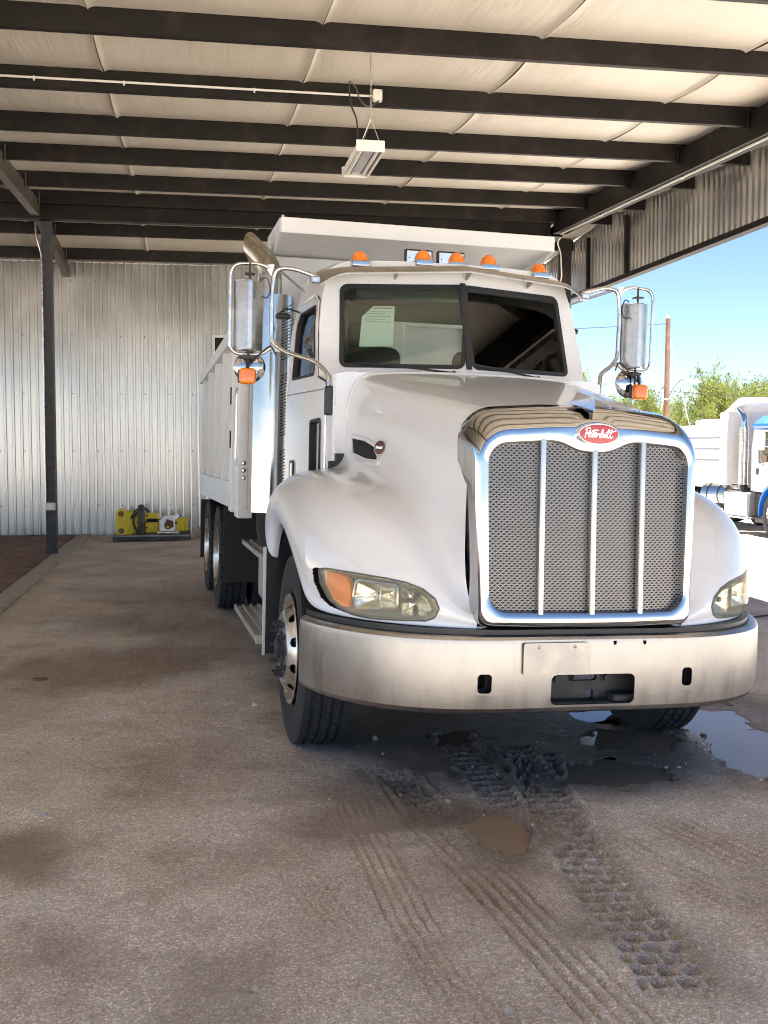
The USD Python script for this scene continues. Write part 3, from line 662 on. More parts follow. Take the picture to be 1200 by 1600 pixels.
def wheel(parent, name, loc, s, steer=True, dual=False, kind='rib', label=None, detail=True):
    """s = -1: outer face towards -u"""
    w = sub(name, parent, loc, label)
    W = .28
    obj('tyre', tyre_mesh(kind=kind, W=W, n=240 if detail else 120), 'tyre_rubber', w, smooth=35)
    o = 1.0
    rim = revolve([(.262, -.11), (.300, -.135), (.302, -.128), (.268, -.09), (.262, .0), (.268, .09), (.300, .128), (.304, .136), (.298, .142), (.283, .128), (.270, .105), (.262, .06), (.255, .0), (.255, -.1), (.262, -.11)], 64, 'x')
    obj('rim', mirror_x(rim, s) , 'wheel_alu', w, smooth=35)
    if steer: prof = [(.268, .070), (.258, .098), (.242, .130), (.222, .152), (.205, .170), (.188, .178), (.10, .178), (.098, .172), (.096, .172)]
    else: prof = [(.268, .08), (.255, .07), (.235, .03), (.215, -.03), (.20, -.055), (.185, -.06), (.10, -.06), (.096, -.066)]
    d = disc_solid(prof)
    if detail:
        D = man(d)
        for k in range(10):
            a = (k+.5)/10*2*np.pi; r_ = .230
            ct = np.array([.14 if steer else .0, r_*math.cos(a), r_*math.sin(a)]); q_ = np.array([.72 if steer else .8, (.70 if steer else -.6)*math.cos(a), (.70 if steer else -.6)*math.sin(a)])
            D = D - man(tube([ct-q_*.06, ct+q_*.06], .026, 20))
        d = tm(D)
    obj('disc', mirror_x(d, s), 'wheel_alu', w, smooth=30)
    hx = .178 if steer else -.06
    obj('brake_drum', mirror_x(revolve([(0, hx-.20), (.252, hx-.20), (.252, .07 if steer else -.09), (0, .07 if steer else -.09)], 32, 'x'), s), 'dark_under', w, smooth=30)
    hub = revolve([(0.0, hx+.095), (.05, hx+.095), (.062, hx+.085), (.066, hx+.05), (.085, hx+.045), (.097, hx+.03), (.10, hx-.02)], 32, 'x')
    if steer: hub = revolve([(0.0, hx+.035), (.048, hx+.035), (.056, hx+.03), (.058, hx+.012), (.094, hx+.006), (.097, hx-.02)], 32, 'x')
    obj('hub', mirror_x(hub, s), 'black_steel', w, smooth=30)
    for k in range(10):
        a = k/10*2*np.pi; c = np.array([0, .1425*math.cos(a), .1425*math.sin(a)])
        nut = cat(cyl(c+[hx-.002, 0, 0], c+[hx+.022, 0, 0], .018, 6), cyl(c+[hx+.022, 0, 0], c+[hx+.045, 0, 0], .011, 8)) if steer else cyl(c+[hx-.002, 0, 0], c+[hx+.03, 0, 0], .019, 6)
        obj('lug_nut', mirror_x(nut, s), 'black_steel', w)
    return w

# ------------------------------------------------------------------ the dump truck
OX, OY, PSI, ROLL = 1.641, 5.974, .055, .026
l_ = np.array([math.cos(PSI), math.sin(PSI), 0]); b_ = np.array([-math.sin(PSI), math.cos(PSI), 0]); zz_ = np.array([0, 0, 1.])
Lu = math.cos(ROLL)*l_-math.sin(ROLL)*zz_; Wu = math.cos(ROLL)*zz_+math.sin(ROLL)*l_
Ou = np.array([OX, OY, 0])-1.1*l_+1.1*Lu
TM = Gf.Matrix4d(*Lu, 0, *b_, 0, *Wu, 0, *Ou, 1)
tr = thing('dump_truck', 'white conventional dump truck with tall chrome grille parked under the shed roof', 'truck', mat4=TM)
U_, V_, W_ = np.eye(3)

# --- bumper: closed section swept along the plan curve
def plan(s, a=1.19, vf=-1.365, ve=-.76):
    """front outline: s in [-1, 1] -> (u, v)"""
    from scipy.interpolate import PchipInterpolator
    K = np.array([(0,-1.36),(.3,-1.362),(.5,-1.353),(.65,-1.325),(.8,-1.262),(.92,-1.178),(1.02,-1.07),(1.10,-.95),(1.16,-.82),(1.195,-.69)])
    d = np.r_[0, np.cumsum(np.hypot(*np.diff(K, axis=0).T))]; d /= d[-1]
    s = np.asarray(s, float); t = np.abs(s)
    return np.sign(s)*PchipInterpolator(d, K[:, 0])(t), PchipInterpolator(d, K[:, 1])(t)
def curve_pts(n, **k):
    u, v = plan(np.linspace(-1, 1, 4000), **k); d = np.r_[0, np.cumsum(np.hypot(np.diff(u), np.diff(v)))]
    q = np.linspace(0, d[-1], n); return np.c_[np.interp(q, d, u), np.interp(q, d, v)]
cp = curve_pts(181); tang = np.gradient(cp, axis=0); tang /= np.linalg.norm(tang, axis=1)[:, None]; nrm = np.c_[tang[:, 1], -tang[:, 0]]   # outward (towards -v)
w0, w1 = .462, .815
sec = [(-.035, w1-.002), (-.016, w1), (-.004, w1-.005), (.006, w1-.018), (.0085, w1-.04), (.0105, w1-.12), (.011, (w0+w1)/2), (.010, w0+.09), (.005, w0+.03), (-.010, w0+.010), (-.030, w0), (-.055, w0+.002),
       (-.055, w0+.008), (-.030, w0+.006), (-.014, w0+.016), (-.002, w0+.04), (.004, w0+.09), (.005, (w0+w1)/2), (.004, w1-.12), (.002, w1-.04), (0, w1-.018), (-.008, w1-.009), (-.016, w1-.006), (-.035, w1-.007)]
loops = []
for c, n_ in zip(cp, nrm):
    k = np.clip(1-(np.abs(c[0])/1.19)**10, 0, 1)
    loops.append([(c[0]+n_[0]*o_, c[1]+n_[1]*o_, w) for o_, w in sec])
bump = man(loft(loops))
def prism(poly, v0, v1): return man(extr(poly, (0, v0, 0), (1, 0, 0), (0, 0, 1), (0, 1, 0), v1-v0))
cut = prism(rrect(-.172, .502, .232, .640, .028), -1.6, -1.1) + prism(rrect(-.514, .562, -.449, .648, .018), -1.6, -1.1) + prism(rrect(.470, .575, .522, .660, .018), -1.6, -1.1)
for (x, z) in ((.13, .782), (.275, .782)): cut = cut + prism(Polygon([(x-.009, z+.007), (x+.009, z+.007), (x+.006, z-.010), (x-.006, z-.010)]), -1.6, -1.1)
obj('bumper', tm(bump-cut), 'bumper_metal', tr, smooth=25)
pl_ = obj('bumper_plate', extr(rrect(-.312, .645, .005, .787, .012), (0, -1.388, 0), U_, W_, V_, .003), 'steel_plate', tr)
for x in (-.24, -.07): obj('screw', dome_(np.array([x, -1.389, .77]), (0, -1, 0), .008, .006, 8), 'tube_metal', pl_, smooth=True)
# tow plate behind the opening
tb = prism(sbox(-.30, .47, .32, .70), -1.25, -1.225) - prism(rrect(-.04, .585, .10, .628, .015), -1.4, -1.1) - prism(rrect(.02, .50, .085, .545, .012), -1.4, -1.1)
tb = obj('tow_plate', tm(tb), 'black_steel', tr, smooth=20)
for x in (-.10, .145): obj('bolt', cat(cyl((x, -1.25, .60), (x, -1.275, .60), .017, 6), cyl((x, -1.25, .60), (x, -1.256, .60), .026, 12)), 'black_steel', tb)
obj('tow_bracket', cat(cbx(.15, .30, -1.33, -1.25, .50, .535, .006), cbx(-.16, .14, -1.33, -1.25, .484, .504, .006)), 'black_steel', tb)
for x in (-.48, .496): obj('tow_hook_socket', tm(prism(sbox(x-.07, .53, x+.07, .69), -1.3, -1.2) - prism(rrect(x-.022, .57, x+.022, .64, .01), -1.4, -1.22)), 'black_plastic', tr)
obj('bumper_top_cover', cat(grid(np.array([[(c[0]*k_, c[1]*k_+(1-k_)*(-.2)+.02, .812+.012*(1-k_)) for c in cp] for k_ in (.985, .93, .85)]), flip=True)), 'black_plastic', tr, smooth=40)

# --- hood with fenders, one B-spline surface
def Hh(v): return np.interp(v, [-1.3, -1.15, .47], [.535, .548, .765])
def Tt(v): return np.interp(v, [-1.3, -1.15, -.6, 0, .47], [1.80, 1.815, 1.905, 2.0, 2.075])
ribs = [  # vh, lip, side, shoulder, crest, valley
    (.47, (1.185, .66, .95), (1.225, .68, 1.10), (1.21, .66, 1.34), (1.02, .62, 1.50), (.83, .55, 1.50)),
    (.25, (1.19, .50, 1.13), (1.235, .50, 1.20), (1.225, .47, 1.40), (1.03, .42, 1.52), (.83, .35, 1.49)),
    (.0, (1.19, .24, 1.215), (1.24, .22, 1.27), (1.22, .17, 1.43), (1.02, .1, 1.525), (.81, .05, 1.49)),
    (-.3, (1.19, -.08, 1.18), (1.24, -.11, 1.23), (1.21, -.2, 1.41), (1.0, -.3, 1.50), (.78, -.35, 1.45)),
    (-.55, (1.19, -.38, 1.06), (1.235, -.42, 1.12), (1.19, -.56, 1.33), (.97, -.68, 1.43), (.74, -.66, 1.38)),
    (-.80, (1.18, -.57, .92), (1.21, -.62, .99), (1.14, -.80, 1.22), (.90, -.95, 1.32), (.69, -.92, 1.28)),
    (-.95, (1.165, -.66, .83), (1.18, -.70, .89), (1.07, -.93, 1.10), (.83, -1.10, 1.19), (.65, -1.07, 1.17)),
    (-1.05, (1.07, -.90, .83), (1.08, -.93, .89), (.95, -1.09, 1.03), (.76, -1.20, 1.09), (.62, -1.16, 1.07)),
    (-1.12, (.89, -1.13, .83), (.90, -1.15, .88), (.80, -1.21, .97), (.69, -1.26, 1.0), (.60, -1.23, .99)),
    (-1.17, (.64, -1.26, .83), (.64, -1.28, .86), (.61, -1.29, .90), (.585, -1.28, .92), (.56, -1.25, .93)),
    (-1.20, (.50, -1.28, .83), (.50, -1.29, .85), (.50, -1.29, .88), (.50, -1.28, .90), (.50, -1.25, .91)),
]
net = []
for vh, lip, side, sh, cr, va in ribs:
    H, Tp = float(Hh(vh)), float(Tt(vh)); vb = va[1]
    f_ = lambda t: vb+(vh-vb)*t
    lowz = va[2]+.10
    half = [(lip[0]-.05, lip[1], lip[2]+.015), lip, side, sh, cr, va, (H+.004, f_(.55), lowz), (H, f_(.8), (lowz+Tp)/2+.02), (H-.012, vh, Tp-.16), (H-.045, vh, Tp-.025), (H-.17, vh, Tp+.008), (H*.42, vh, Tp+.02), (0, vh-.01*0, Tp+.024)]
    net.append([(-p[0], p[1], p[2]) for p in half] + [p for p in half[-2::-1]])
net = np.array(net)
tu, tv = np.linspace(0, 1, 90), np.linspace(0, 1, 200)
HS = bspline(net, tu, tv)
HT = grid(HS)
HLP = Polygon([(1.16,1.052),(1.152,.984),(1.126,.915),(1.093,.881),(1.035,.862),(.968,.856),(.85,.860),(.72,.866),(.685,.883),(.667,.925),(.685,.969),(.736,1.009),(.807,1.033),(.895,1.045),(1.02,1.055),(1.137,1.060)]).buffer(-.012).buffer(.012, quad_segs=4)
HF = grid(bspline(net, np.linspace(0, 1, 220), np.linspace(0, 1, 520)))
fc_ = HF.vertices[HF.faces].mean(1)
hole = shapely.contains_xy(HLP.buffer(-.004), np.abs(fc_[:, 0]), fc_[:, 2]) & (fc_[:, 1] < -.55)
hood = obj('hood', T(HF.vertices, HF.faces[~hole]), 'white_paint', tr, smooth=True)
_v = HT.vertices[HT.faces]; TRI = (_v[:, 0], _v[:, 1]-_v[:, 0], _v[:, 2]-_v[:, 0])
def part_of(mask): return tuple(a[mask] for a in TRI)
_c = _v.mean(1)
TRI_F = part_of((_c[:, 0] > .3) & (_c[:, 2] > .7) & (_c[:, 2] < 1.2) & (_c[:, 1] < -.3)); TRI_V = part_of((np.abs(_c[:, 0]) > .4) & (_c[:, 2] > 1.4) & (_c[:, 2] < 1.85))
def hit(o, d, tri=None):
    """first hit of a ray with the hood surface (truck coordinates)"""
    v0, e1, e2 = TRI if tri is None else tri
    d = np.asarray(d, float); p = np.cross(d, e2); det = (e1*p).sum(1); ok = np.abs(det) > 1e-12; inv = np.where(ok, 1/np.where(ok, det, 1), 0)
    t0 = np.asarray(o, float)-v0; u = (t0*p).sum(1)*inv; q = np.cross(t0, e1); v = (d*q).sum(1)*inv; t = (e2*q).sum(1)*inv
    m = ok & (u >= -1e-6) & (v >= -1e-6) & (u+v <= 1+1e-6) & (t > 1e-4)
    if not m.any(): return None, None
    i = np.where(m)[0][np.argmin(t[m])]; n_ = np.cross(e1[i], e2[i]); n_ /= np.linalg.norm(n_)
    return np.asarray(o)+d*t[i], n_
# rear rolled seam of the hood
rear = HS[0][40:160]; rear = rear[(rear[:, 2] > 1.50)]
obj('hood_seam', tube(rear+[0, .002, 0], .008, 6), 'white_paint', hood, smooth=True)
obj('seam_gap', tube(rear*[.985, 1, .993]+[0, .020, 0], .010, 6), 'slot_dark', hood, smooth=True)
# hood centre crease lines
# air vents on the hood sides with badge
for s in (-1, 1):
    pts = [(.395, 1.715), (.12, 1.695), (-.06, 1.66), (-.15, 1.60), (-.20, 1.545), (.02, 1.55), (.30, 1.585), (.34, 1.62)]
    out3 = []
    poly = Polygon(pts).buffer(-.012).buffer(.012, quad_segs=4)
    inner = poly.buffer(-.022)
    def onside(poly_, off, t):
        e = trimesh.creation.extrude_polygon(poly_.segmentize(.03) if hasattr(poly_, 'segmentize') else poly_, 1.0, engine='earcut')
        vs = []
        for (a, b, c) in e.vertices:
            h_, n_ = hit((s*2.0, a, b), (-s, 0, 0), TRI_V); n_ = n_*np.sign(n_[0])*s
            vs.append(h_ + n_*(off+t*c))
        e = T(vs, e.faces)
        if e.volume < 0: e.invert()
        return e
    fr = obj('vent_frame', onside(poly.difference(inner), -.002, .012), 'white_paint', tr)
    obj('vent_opening', onside(inner, -.001, .003), 'slot_dark', fr)
    c_, n_ = hit((s*2.0, -.165, 1.632), (-s, 0, 0)); n_ = n_*np.sign(n_[0])*s
    # badge: short cylinder turned a little towards the front
    d = n_ + np.array([0, -.55, 0]); d /= np.linalg.norm(d)
    bd = obj('side_badge', cyl(c_+n_*.004, c_+n_*.004+d*.022, .040, 28), 'chrome', tr, smooth=30)
    obj('badge_face', cyl(c_+n_*.004+d*.0215, c_+n_*.004+d*.0245, .036, 28), 'maroon', bd, smooth=30)
    SB = (c_+n_*.004+d*.0245, d)
    if s < 0: BADGE = (SB, bd)

# --- lettering: a flowing script drawn as pen strokes
def script_word():
    S = [[(300,200),(285,250),(265,320),(247,405)], [(262,240),(295,200),(335,190),(365,215),(358,262),(320,298),(272,305)],
         [(318,352),(360,335),(388,308),(376,286),(350,296),(332,340),(345,382),(385,380),(425,340)], [(462,232),(440,285),(418,350),(422,386),(452,376),(470,345)], [(410,262),(470,250),(545,242)],
         [(462,345),(500,325),(508,300),(488,288),(464,320),(462,368),(490,386),(525,352),(545,312)], [(545,312),(560,325),(585,318),(578,350),(582,386),(605,384)],
         [(605,384),(640,320),(664,245),(655,222),(636,250),(614,330),(612,380),(640,396),(672,368),(676,332),(650,336)], [(676,335),(715,322),(702,350),(694,385),(712,394),(742,360)],
         [(742,360),(790,280),(808,240),(796,222),(776,246),(752,340),(752,386),(778,398),(815,360)], [(864,228),(842,290),(820,360),(826,396),(852,396),(880,380)], [(822,282),(880,266),(945,250)], [(728,286),(734,284)]]
    out = []
    for st in S:
        p = np.array(st, float); t = np.arange(len(p)); tt = np.linspace(0, len(p)-1, 8*len(p))
        from scipy.interpolate import PchipInterpolator, make_interp_spline
        q = make_interp_spline(t, p, k=min(3, len(p)-1))(tt) if len(p) > 2 else p
        out.append(LineString(q).buffer(11, quad_segs=3))
    g_ = unary_union(out).simplify(1.0)
    return shapely.affinity.affine_transform(g_, [1/455, 0, 0, -1/455, -578/455, 325/455])   # unit = half width of the oval
import shapely.affinity
WORD = script_word()

# --- grille surround: radial loops about the grille centre
gc = np.array([0.0, 1.32])
def star(poly, n=260):
    ext = np.array(poly.exterior.coords); out = []
    a = ANG
    far = 3.0
    for t in a:
        ln = LineString([gc, gc+far*np.array([math.cos(t), math.sin(t)])]); x = ln.intersection(poly.exterior)
        xs = [np.array(p.coords[0]) for p in getattr(x, 'geoms', [x])]; out.append(max(xs, key=lambda p: np.hypot(*(p-gc))))
    return np.array(out)
base = np.linspace(0, 2*np.pi, 281)[:-1]
ANG = base
def wavy(w_, off):   # opening: straight sides, top dips under the emblem
    tops = []
    for u in np.linspace(-.5, .5, 61):
        z = 1.682 - .010*(u/.48)**2*3 - .052*math.exp(-(abs(u)/.135)**3.2)
        tops.append((u, z))
    big = Polygon([(-.5, .925), (.5, .925)] + tops[::-1])
    shape = big.intersection(Polygon([(-.462, .9), (.462, .9), (.478, 1.75), (-.478, 1.75)]))
    r = .075
    shape = shape.buffer(-r).buffer(r, quad_segs=8)
    # rounding must not eat the dip: smooth it by a second opening
    return shape.buffer(off, quad_segs=6) if off else shape
open_ = wavy(0, 0)
def outer(h_, t_, b_, r_):
    p = Polygon([(-h_+.025, b_), (h_-.025, b_), (h_, t_-.05), (h_*.8, t_), (h_*.35, t_+.018), (0, t_+.022), (-h_*.35, t_+.018), (-h_*.8, t_), (-h_, t_-.05)])
    return unary_union([p.buffer(-r_).buffer(r_, quad_segs=8), p.buffer(-.05).buffer(.05, quad_segs=6).intersection(sbox(-1, 0, 1, 1.25))])
em = shapely.affinity.scale(Point(0, 1.716).buffer(1, quad_segs=24), .118, .066)
face_o = unary_union([outer(.528, 1.735, .862, .14), em])
L = []
bow = lambda p, v: np.c_[p[:, 0], v+.055*(p[:, 0]/.5)**2 + .035*(p[:, 1]-1.3), p[:, 1]]
L.append(bow(star(open_), -1.335)); L.append(bow(star(open_), -1.372)); L.append(bow(star(open_.buffer(.006)), -1.384)); L.append(bow(star(open_.buffer(.02)), -1.390))
L.append(bow(star(face_o.buffer(-.016)), -1.392)); L.append(bow(star(face_o), -1.384)); L.append(bow(star(outer(.536, 1.762, .855, .145)), -1.362)); L.append(bow(star(outer(.544, 1.79, .848, .15)), -1.315))
L.append(bow(star(outer(.550, 1.812, .845, .155)), -1.25)); L.append(bow(star(outer(.556, 1.832, .845, .16)), -1.165)); L.append(bow(star(outer(.545, 1.815, .85, .16)), -1.155))
sr = obj('grille_surround', grid(np.array(L), close_v=True, flip=True), 'polish', tr, smooth=28)
# punched grille plate
cells = []
du, dw = .0246, .0218
pat_v, pat_f = [], []
ov = [(math.cos(a)*.0104, math.sin(a)*.00455) for a in np.arange(10)/10*2*np.pi]
hexo = [(math.cos(a)*.0, 0) for a in range(10)]
iv = np.array(ov)
def cell_rect(k):
    a = k/10*2*np.pi; c, s_ = math.cos(a), math.sin(a); m = max(abs(c)/(du/2), abs(s_)/(dw/4)); return c/m, s_/m
ouv = np.array([cell_rect(k) for k in range(10)])
okp = open_.buffer(.012)
r_i = 0; w_ = .915
while w_ < 1.70:
    off = 0 if r_i % 2 == 0 else du/2
    us = np.arange(-21, 22)*du + off
    m = shapely.contains_xy(okp, us, np.full_like(us, w_))
    for u in us[m]:
        b0 = len(pat_v)*20; pat_v.append(np.vstack([iv+[u, w_], ouv+[u, w_]]))
        i = np.arange(10); j = (i+1) % 10
        pat_f.append(np.vstack([np.c_[i, j, j+10], np.c_[i, j+10, i+10]])+b0)
    w_ += dw/2; r_i += 1
pv_ = np.vstack(pat_v); pf_ = np.vstack(pat_f)
gm = T(bow(pv_, -1.345), pf_)
gm2 = T(bow(pv_, -1.341), pf_[:, ::-1])
gp2 = obj('grille_mesh', cat(gm, gm2), 'grille_steel', tr)
obj('radiator', cbx(-.50, .50, -1.18, -1.1, .86, 1.70, .01), 'dark_under', tr)
for u in (-.238, 0.0, .238):
    top_ = 1.69 if u else 1.66
    A = [(u-.013, -1.352+.055*(u/.5)**2), (u-.013, -1.383+.055*(u/.5)**2), (u-.009, -1.389+.055*(u/.5)**2), (u+.009, -1.389+.055*(u/.5)**2), (u+.013, -1.383+.055*(u/.5)**2), (u+.013, -1.352+.055*(u/.5)**2)]
    obj('grille_bar', loft([[(a, b+.035*(z-1.3), z) for a, b in A] for z in (.915, top_)]), 'bar_metal', tr)
# emblem
eb = obj('emblem_rim', loft([[(a, -1.392+dv, b) for a, b in np.array(shapely.affinity.scale(Point(0, 1.716).buffer(1, quad_segs=16), .098*k, .0475*k).exterior.coords)[:-1]] for dv, k in ((.02, 1.06), (-.008, 1.0), (-.012, .96))]), 'badge_silver', tr, smooth=30)
obj('emblem_face', loft([[(a, -1.392+dv, b) for a, b in np.array(shapely.affinity.scale(Point(0, 1.716).buffer(1, quad_segs=16), .093*k, .043*k).exterior.coords)[:-1]] for dv, k in ((.0, 1.0), (-.0145, .99), (-.0155, .96))]), 'red_enamel', eb, smooth=30)
obj('emblem_script', extr(WORD, (0, -1.4072, 1.716), (.094, 0, 0), (0, 0, .094), V_, -.0025), 'badge_silver', eb)
(c_, d_), bdp = BADGE
rr_ = np.cross(d_, [0, 0, 1.]); rr_ /= np.linalg.norm(rr_); uu_ = np.cross(rr_, d_)
if rr_ @ np.array([0, -1, 0]) < 0: rr_ = -rr_
obj('badge_script', extr(WORD, c_, rr_*.034, np.array([0, 0, .034]), d_, .0012), 'badge_silver', bdp)
# hood ornament: a swept bird shape
orn = hull([(0, -1.345, 1.822), (.004, -1.34, 1.822), (0, -1.335, 1.882), (.004, -1.332, 1.88), (-.070, -1.18, 1.862), (.070, -1.18, 1.862), (0, -1.12, 1.872), (0, -1.2, 1.845)])
obj('hood_ornament', orn, 'chrome', tr)
# black seal between hood and bumper
obj('lower_seal', loft([[(c[0]*.97, c[1]+dv+.03, z) for dv, z in ((0, .80), (0, .838), (.05, .838), (.05, .80))] for c in cp]), 'black_plastic', tr)

# --- headlights, built on the fender surface (projected outwards from an axis inside the fender)
axis = np.array([.62, -.55])
_gu, _gw = np.linspace(.50, 1.20, 57), np.linspace(.82, 1.075, 18)
_G = np.zeros((57, 18, 6))
for i_, u in enumerate(_gu):
    v_ = np.interp(u, [.5, .6, .9, 1.1, 1.2], [-1.28, -1.28, -1.17, -.95, -.7]); d = np.array([u-axis[0], v_-axis[1], 0.]); d /= np.linalg.norm(d)
    for j_, w in enumerate(_gw):
        h_, n_ = hit((axis[0], axis[1], w), d, TRI_F)
        if h_ is None: h_, n_ = np.array([u, v_, w]), d
        _G[i_, j_] = np.r_[h_, n_ if n_ @ d > 0 else -n_]
from scipy.interpolate import RegularGridInterpolator
_GI = RegularGridInterpolator((_gu, _gw), _G, bounds_error=False, fill_value=None)
def on_fender(s, u, w, off):
    q = _GI((abs(u), w)); n_ = q[3:]/np.linalg.norm(q[3:]); p_ = q[:3]+n_*off; k_ = np.array([s, 1, 1.])
    return p_*k_, n_*k_
def fender_patch(s, poly, off_in, off_out, dome=0.0, seg=.02, shrink=.0):
    """solid that follows the fender: sheet of triangles at off_out with skirts down to off_in"""
    p = poly.segmentize(seg)
    ring = np.array(p.exterior.coords)[:-1]; c = np.array(p.centroid.coords[0])
    ks = [0.0, .3, .55, .75, .9, 1.0]
    rows = []
    for k in ks[::-1]:
        off = off_out + dome*(1-k**3)
        rows.append([on_fender(s, c[0]+(x-c[0])*k, c[1]+(y-c[1])*k, off)[0] for x, y in ring])
    base_ = [on_fender(s, x, y, off_in)[0] for x, y in ring]
    A = np.array([base_]+rows)
    t = grid(A, close_v=True)
    return t
def ring_patch(s, pout, pin, o_out, o_mid, o_in):
    a = np.array(pout.segmentize(.015).exterior.coords)[:-1]
    b = np.array([pin.exterior.interpolate(pin.exterior.project(Point(p))).coords[0] for p in a])
    rows = [[on_fender(s, *(p*(1-k)+q*k), o)[0] for p, q in zip(a, b)] for k, o in ((0, o_out), (.15, o_mid), (.8, o_mid), (1, o_in))]
    return grid(np.array(rows), close_v=True)
for s in (-1, 1):
    hl = obj('headlight', fender_patch(s, HLP.buffer(.002), -.004, -.010, -.075), 'headlight_bowl', tr, smooth=35)
    obj('gasket', ring_patch(s, HLP.buffer(.004), HLP.buffer(-.006), -.004, .003, -.012), 'lens_seal', hl, smooth=35)
    amb = Polygon([(1.141,1.041),(1.140,.987),(1.115,.918),(1.093,.892),(1.054,.891),(1.045,.955),(1.055,1.004),(1.075,1.030),(1.121,1.046)]).buffer(-.006).buffer(.006)
    obj('turn_lens', fender_patch(s, amb, -.045, -.010, .004), 'headlight_amber', hl, smooth=30)
    low = Polygon([(.852,.912),(1.028,.886),(1.036,.946),(1.026,1.024),(.852,1.018)]).buffer(-.014).buffer(.014, quad_segs=4)
    obj('low_beam_frame', ring_patch(s, low.buffer(.008), low.buffer(-.004), -.03, -.012, -.02), 'chrome_worn', hl, smooth=35)
    obj('low_beam', fender_patch(s, low, -.012, -.016, -.050), 'reflector', hl, smooth=35)
    bul, nb = on_fender(s, .968, .958, -.062); obj('bulb', tube([bul, bul+nb*.03], [.016, .012], 14), 'tube_metal', hl, smooth=30)
    hib = Polygon([(.695,.905),(.72,.885),(.83,.880),(.835,1.010),(.78,1.005),(.72,.965)]).buffer(-.01).buffer(.01)
    obj('high_beam', fender_patch(s, hib, -.015, -.02, -.05), 'reflector', hl, smooth=35)
    bul, nb = on_fender(s, .79, .945, -.065); obj('bulb', tube([bul, bul+nb*.025], [.015, .012], 14), 'black_plastic', hl, smooth=30)
    obj('headlight_lens', fender_patch(s, HLP.buffer(-.002), -.006, .001, .010), 'lens_clear', hl, smooth=35)

# --- front wheels and what is seen round them
for s in (-1, 1):
    wheel(tr, 'front_wheel', (s*1.01, .04, .52), s, True, kind='rib')
    a = np.linspace(-.2, np.pi-.35, 30)
    lin = np.array([[(s*x, .13+.60*math.cos(t), .545+.60*math.sin(t)) for t in a] for x in (.74, 1.15)])
    obj('wheel_liner', grid(lin), 'black_plastic', tr, smooth=True)
    obj('inner_splash_guard', bx(s*.66-.005, s*.66+.005, -.6, .6, .45, 1.3), 'dark_under', tr)
    # quarter panel behind the wheel: white edge outside, black flap inside
    obj('quarter_fender', hull([(s*u, v, w) for (v, w) in ((.70, 1.02), (.735, 1.02), (.72, .36), (.69, .36)) for u in (1.20, 1.215)]), 'white_body', tr)
    obj('mud_flap', hull([(s*u, v, w) for (v, w) in ((.69, 1.10), (.70, 1.10), (.70, .37), (.69, .37)) for u in (.80, 1.199)]), 'black_rubber', tr)
obj('front_axle', cat(cbx(-.95, .95, -.02, .10, .38, .48, .02), cbx(-.36, .36, -.2, .3, .36, .55, .04)), 'dark_under', tr)
obj('chassis_frame', cat(*[cbx(s*.43-.04, s*.43+.04, -1.2, 7.3, .72, .98, .008) for s in (-1, 1)] + [cbx(-.43, .43, y, y+.1, .74, .95, .01) for y in (-1.15, .9, 2.4, 4.0, 6.8)]), 'dark_under', tr)
obj('engine_block', cat(cbx(-.38, .38, -1.0, .9, .55, 1.5, .05), cbx(-.25, .25, -.7, .4, .42, .6, .05), cbx(-.5, .5, -1.08, -1.0, .86, 1.66, .01)), 'dark_under', tr)

# --- cab: outer loft minus inner loft, cut by the two windscreen planes
def cab_half(v, off=0.0): return .865+.085*(np.clip(v, .5, 2)-.6)-off
def roofz(v): return np.interp(v, [.5, .8, 1.1, 1.45, 1.9], [2.74, 2.815, 2.865, 2.895, 2.885])
def cab_loop(v, off, w0):
    h_, r_ = float(cab_half(v, off)), float(roofz(v))-off*1.1
    half = [(h_-.02, w0), (h_, w0+.05), (h_, 1.6), (h_, 2.02), (h_-.004, 2.10), (h_-.028, 2.40), (h_-.058, 2.60), (h_-.085, 2.70-off*.5)]
    for t in np.linspace(0, 1, 9)[1:]:
        a = t*np.pi/2; half.append((h_-.085-.21*(1-math.cos(a)), (2.70-off*.5)+(r_-.018-2.70+off*.5)*math.sin(a)))
    half += [(h_*.40, r_-.006), (0, r_)]
    lp = [(u, v, w) for u, w in half] + [(-u, v, w) for u, w in half[-2::-1]]
    return lp
sts = [.50, .56, .64, .75, .9, 1.1, 1.3, 1.5, 1.68, 1.76]
outer_ = man(loft([cab_loop(v, 0 if v < 1.75 else .03, 1.18) for v in sts]))
inner_ = man(loft([cab_loop(v, .05, 1.26) for v in np.linspace(.40, 1.69, 10)]))
RK, VV, V0, Wr = .357, .35, .53, 2.12
def wplane(s, off=0.0):
    n_ = np.array([-s*VV, 1.0, -RK]); p = np.array([0, V0+off, Wr]); L_ = np.linalg.norm(n_); return n_/L_, float(n_ @ p)/L_
upper = outer_
for s in (-1, 1):
    n_, o_ = wplane(s); upper = upper.trim_by_plane(tuple(n_), o_)
ui = inner_
for s in (-1, 1):
    n_, o_ = wplane(s, .035); ui = ui.trim_by_plane(tuple(n_), o_)
low_box = man(loft([[(-(.80+.06*k), .49+.11*k, z) for z in (1.2, 2.075)] and [(-(h_), v, 1.2), (h_, v, 1.2), (h_, v, 2.07), (h_-.06, v, 2.085), (-h_+.06, v, 2.085), (-h_, v, 2.07)] for k, (v, h_) in enumerate(((.485, .835), (.50, .848), (.60, .863), (.66, .868)))]))
lowi = man(bx(-.78, .78, .53, .80, 1.26, 2.0))
shell = (upper - ui) + (low_box - lowi - ui)
def wframe(s):
    """axes in the pane: along (outwards), up"""
    n_, _ = wplane(s); ax = np.array([s*1.0, VV, 0.]); ax /= np.linalg.norm(ax); uy = np.cross(ax, n_); uy *= np.sign(uy[2]); return np.array([0, V0, Wr]), ax, uy, n_
panes = {}
